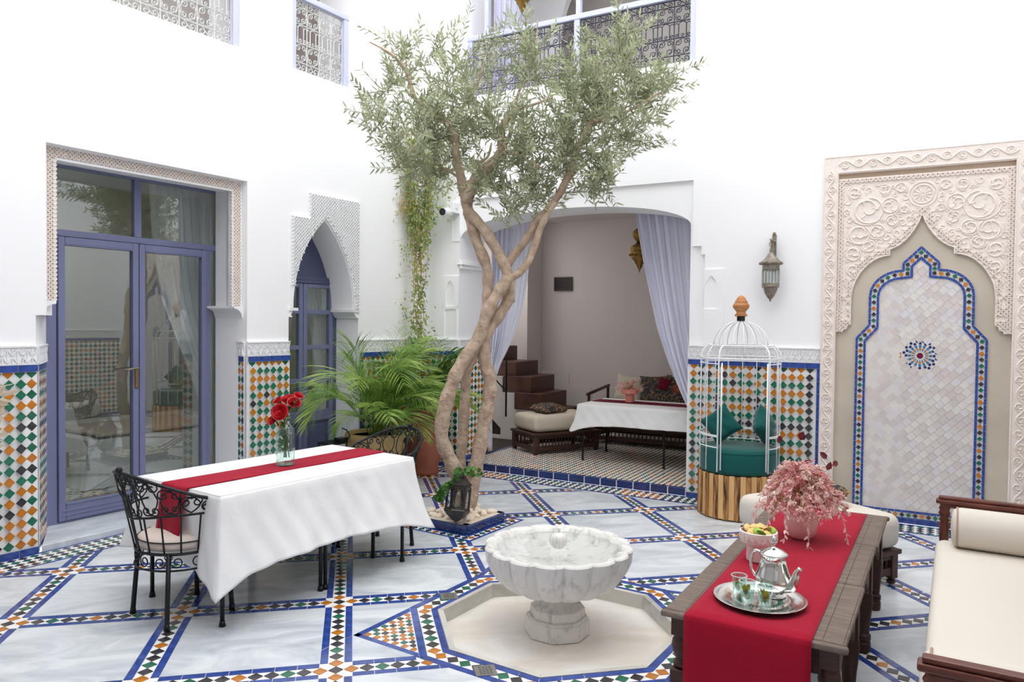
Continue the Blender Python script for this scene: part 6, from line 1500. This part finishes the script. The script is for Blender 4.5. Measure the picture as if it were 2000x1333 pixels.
runner('wide red runner down the carved low table falling over its near end', CT, -.028, CL_-.01, .085, .535, ZT+.004, .46, 0, 'red_cloth', .0012, .003)
ZR = ZT+.0095
# tray with tea set
tr = thing('serving_tray', 'round silver tray on the red runner', 'tray', (0.985, 2.895, ZR)); 
b = MB(); b.lathe([(.001, .002), (.10, .002), (.112, .004), (.118, .009), (.155, .012), (.172, .017), (.176, .016), (.172, .011), (.15, .004), (.10, 0), (.001, 0)], 64); part('dish', b, 'silver', tr, auto=True)
eg = MB()
for k in range(40): a = 2*PI*k/40; eg.tube([((.078+.010*math.cos(t))*math.cos(a+.05*math.sin(t)), (.078+.010*math.cos(t))*math.sin(a+.05*math.sin(t)), .0025) for t in (0, 1, 2, 3, 4, 5)], .0012, 3)
part('engraving', eg, 'green_tile', tr)
tpv = thing('teapot', 'polished silver teapot with acorn knob on the round tray', 'teapot', (1.055, 2.945, ZR+.004), rad(-50))
b = MB(); b.lathe([(.001, 0), (.050, 0), (.052, .006), (.044, .014), (.050, .02), (.066, .04), (.072, .06), (.068, .082), (.056, .11), (.050, .135), (.049, .158), (.052, .162)], 32); part('pot_body', b, 'silver', tpv, smooth=True)
b = MB(); b.lathe([(.055, .162), (.056, .167), (.050, .172), (.036, .182), (.018, .190), (.006, .193), (.005, .202), (.010, .206), (.013, .216), (.010, .228), (.003, .238), (.001, .240)], 28); part('lid', b, 'silver', tpv, smooth=True)
b = MB(); b.tube(smooth_path([(.050, 0, .045), (.078, 0, .055), (.092, 0, .085), (.100, 0, .115), (.114, 0, .135)], 4), [lerp(.024, .009, i/16) for i in range(17)], 10); part('spout', b, 'silver', tpv, smooth=True)
b = MB(); b.tube(smooth_path([(-.046, 0, .155), (-.085, 0, .16), (-.10, 0, .12), (-.095, 0, .075), (-.060, 0, .045)], 5), .006, 8); part('handle', b, 'silver', tpv, smooth=True)
for i, (x, y, lab) in enumerate(((.910, 2.915, 'mint tea glass farthest left at the back of the tray'), (.920, 2.845, 'mint tea glass in the middle of the three on the tray'), (.972, 2.795, 'mint tea glass nearest the camera on the tray'))):
    t = thing('tea_glass', lab, 'glass', (x, y, ZR+.0045), i*1.1, 'mint tea glasses on the tray')
    b = MB(); b.lathe([(.001, .004), (.020, .004), (.020, .0), (.021, .0), (.024, .03), (.027, .06), (.031, .088), (.0295, .088), (.025, .06), (.021, .02), (.001, .012)], 18); part('tumbler', b, 'tea_glass', t, auto=True)
    b = MB(); b.lathe([(.001, .014), (.020, .014), (.024, .052), (.001, .052)], 16); part('tea', b, 'water', t); part('rim', MB().tube([(.0303*math.cos(2*PI*q/20), .0303*math.sin(2*PI*q/20), .088) for q in range(20)], .0020, 5, closed=True), 'tea_rim', t)
    l_ = MB(); r = random.Random(i)
    for _ in range(14): leaf(l_, Vector((r.uniform(-.008, .008), r.uniform(-.008, .008), r.uniform(.016, .055))), rvec(r)*.6+Vector((0, 0, .9)), rvec(r), .028, .010, .001)
    part('mint', l_, 'mint_leaf', t)
bw = thing('pedestal_bowl', 'white patterned pedestal bowl on the red runner', 'bowl', (1.150, 3.41, ZR-.002))
b = MB(); b.lathe([(.001, 0), (.051, 0), (.053, .004), (.052, .072), (.060, .078), (.078, .082), (.083, .09), (.084, .135), (.078, .137), (.076, .10), (.001, .098)], 36); part('bowl_body', b, 'white_ceramic', bw, auto=True)
zg = MB()
for k in range(20): a0, a1, a2 = [2*PI*(k+q)/20 for q in (0, .5, 1)]; R_ = .0842; zg.tube([(R_*math.cos(a0), R_*math.sin(a0), .098), (R_*math.cos(a1), R_*math.sin(a1), .128), (R_*math.cos(a2), R_*math.sin(a2), .098)], .0013, 4)
part('zigzag_relief', zg, 'white_ceramic', bw)
rnd = random.Random(21); ps_ = []
for k in range(16):
    a = k*2.4; r = .062*math.sqrt((k+.5)/16); gr = k in (7, 13, 15)
    mb = MB(); mb.grid(8, 6, lambda u, v: (.024*(v)*math.cos(2*PI*u)*(1+.12*math.sin(5*2*PI*u)), .024*v*math.sin(2*PI*u)*(1+.12*math.cos(4*2*PI*u)), .010*math.sqrt(max(0, 1-v*v))+.003), cu=True); mb.grid(8, 1, lambda u, v: (.024*(v)*math.cos(2*PI*u), .024*v*math.sin(2*PI*u), 0), cu=True)
    o = part('pastry', mb, 'green_icing' if gr else 'pastry', M=Matrix.Translation((1.150+r*math.cos(a), 3.41+r*math.sin(a), ZR+.122+.018*(1-r/.07)+.010*(k % 2))) @ Matrix.Rotation(rnd.uniform(-.7, .7), 4, 'X') @ Matrix.Rotation(rnd.uniform(-.7, .7), 4, 'Y'), smooth=True)
    tag(o, 'small pastry topped with green icing piled in the white pedestal bowl' if gr else 'small golden pastry heaped in the white pedestal bowl', 'pastry', 'green iced pastries in the bowl' if gr else 'golden pastries in the bowl')
fv = thing('flower_vase', 'round blush pink vase on the far half of the red runner', 'vase', (1.488, 3.775, ZR-.002))
b = MB(); b.lathe([(.001, 0), (.045, 0), (.062, .012), (.078, .045), (.083, .075), (.078, .11), (.062, .145), (.050, .165), (.046, .18), (.042, .18), (.045, .16), (.001, .15)], 36); part('vase_body', b, 'blush_ceramic', fv, smooth=True)
dried('dried_bouquet', 'big bouquet of pink and cream dried flowers in the blush vase', Matrix.Translation((1.488, 3.775, ZR+.165)), 330, .215, .25, 7, [('pink_flower', .032, 'plume'), ('pink_flower', .030, 'puff'), ('pale_flower', .030, 'puff'), ('pale_flower', .032, 'plume'), ('deep_pink_flower', .028, 'plume'), ('pale_flower', .026, 'leafy'), ('pale_flower', .026, 'puff')], cat='bouquet', droop=.08)
r = random.Random(14); wlv = MB()
for q in ((.17, .10, .22), (.19, .08, .19), (.15, .05, .17), (-.08, .1, .30), (.05, .16, .31), (.02, .1, .33)): leaf(wlv, Vector(q), rvec(r)+Vector((0, 0, .6)), Vector((0, -1, .2)), .05, .016, .004)
o = part('leaf_sprig', wlv, 'wine_leaf', M=Matrix.Translation((1.488, 3.775, ZR+.165))); tag(o, 'dark wine red leaves poking out of the pink bouquet', 'leaves')
hs = MB(); 
for q in ((-.16, -.10, .09), (-.12, -.16, .06), (-.20, -.05, .05), (-.03, -.15, .0), (-.22, -.10, .10), (.14, -.08, .02)):
    e_ = Vector(q); qq = smooth_path([(0, 0, .0), e_*.6+Vector((0, 0, .10)), e_, e_+Vector((e_.x*.25, e_.y*.25, -.08)), e_+Vector((e_.x*.35, e_.y*.35, -.17))], 4)
    hs.tube(qq, .0012, 4)
    for i in range(6, len(qq)):
        for s_ in (-1, 1): leaf(hs, qq[i], (qq[i]-qq[i-1]).normalized()*.8+rvec(r)*.7, rvec(r), .030, .006, .002)
o = part('grass_sprays', hs, 'pale_flower', M=Matrix.Translation((1.488, 3.775, ZR+.165))); tag(o, 'cream bunny-tail sprays drooping from the front of the bouquet', 'flowers')

# ---------------------------------------------------------------- ottoman by the niche
PO = frame(2.440, 4.625, 117)
spindle_bench('dark spindled ottoman base between the low table and the tiled niche', 'ottoman', PO, .82, .50, .23, .045, .05, 'ottoman_base')
mattress('cream mattress on the ottoman behind the low table', PO @ Matrix.Translation((-.02, -.02, .232)), .88, .56, .22, 'cream_cloth', r=.07)
cushion('dark blue and gold floral cushion on the cream ottoman', PO @ at((.50, .20, .50), (-30, 'Z'), (12, 'Y')), .42, .36, .14, 'floral_cloth')
# ---------------------------------------------------------------- daybed at the right
SD = Vector((.513, .858, 0)).normalized(); SN = Vector((.858, -.513, 0)).normalized(); S0 = Vector((1.165, 2.07, 0))
SM = Matrix(((SD.x, -SN.x, 0, 0), (SD.y, -SN.y, 0, 0), (0, 0, 1, 0), (0, 0, 0, 1)))
SM = Matrix.Translation(S0+SN*.92) @ SM                 # x along the daybed away from the camera, y towards the low table
SL, SW = 2.39, .92
sf = thing('daybed', 'mahogany daybed frame with turned posts and two side rails at the right', 'sofa', M=SM)
PP = [(.030, 0), (.034, .02), (.024, .04), (.026, .12), (.032, .16), (.034, .22), (.030, .27)]
UP = [(.022, .0), (.024, .10), (.027, .135), (.020, .15), (.030, .158), (.020, .168), (.024, .18), (.031, .195), (.024, .21), (.029, .222), (.022, .235), (.026, .25)]
for x in (.025, SL-.025):
    for y in (.03, SW-.03):
        b = MB(); b.lathe(PP, 14, (x, y, 0)); o = part('post', b, 'red_wood', sf, smooth=True); b = MB(); b.box(x-.034, x+.034, y-.034, y+.034, .25, .40); part('post_block', b, 'red_wood', o, bevel=.004); b = MB(); b.lathe([(r, z+.40) for r, z in UP], 14, (x, y, 0)); part('turned_upright', b, 'red_wood', o, smooth=True)
    b = MB(); b.box(x-.030, x+.030, -.03, SW+.012, .648, .672); b.box(x-.022, x+.022, -.02, SW, .672, .690); b.box(x-.022, x+.022, .0, SW-.01, .628, .650); part('arm_rail', b, 'red_wood', sf, bevel=.007)
    for k in range(5 if x < 1 else 0): b = MB(); b.lathe([(r*.75, z+.38) for r, z in UP], 10, (x, .17+k*.145, 0)); part('baluster', b, 'red_wood', sf, smooth=True)
for y in (.012, SW-.04): part('side_rail', MB().box(.03, SL-.03, y, y+.028, .22, .30), 'red_wood', sf, bevel=.004)
part('slat_deck', MB().box(.03, SL-.03, .04, SW-.04, .27, .29), 'red_wood', sf)
mattress('long cream seat mattress on the daybed', SM @ Matrix.Translation((.075, .0, .292)), SL-.11, SW+.01, .165, 'cream_cloth', r=.045)
def bolster(label, x, y0, y1, R, z):
    t = thing('bolster', label, 'bolster', M=SM @ Matrix.Translation((x, y0, z))); L = y1-y0
    prof = [(.001, 0), (R*.55, .004), (R*.85, .012), (R*.97, .03), (R, .05), (R, L-.05), (R*.97, L-.03), (R*.85, L-.012), (R*.55, L-.004), (.001, L)]
    b = MB(); b.lathe(prof, 32); b.v = [(x_, z_, -y_) for x_, y_, z_ in b.v]; b.f = [tuple(f) for f in b.f]; part('bolster_body', b, 'cream_cloth', t, smooth=True)
    for q in (.03, L-.03): part('piping', MB().tube([(R*.985*math.cos(2*PI*i/30), q, R*.985*math.sin(2*PI*i/30)) for i in range(30)], .005, 6, closed=True), 'piping_cloth', t)
bolster('cream bolster with piped ends against the far arm of the daybed', SL-.17, .10, .86, .105, .558)
bolster('cream bolster with piped ends behind the near arm of the daybed', .165, .06, .93, .100, .553)
cushion('sage green cushion leaning at the right edge of the daybed', SM @ at((1.02, .30, .66), (0, 'Z'), (62, 'X'), (0, 'Z')), .50, .44, .20, 'sage_cloth')
cushion('teal and red paisley cushion behind the sage green cushion', SM @ at((1.55, .30, .69), (8, 'Z'), (66, 'X'), (6, 'Z')), .52, .46, .18, 'paisley_cloth')
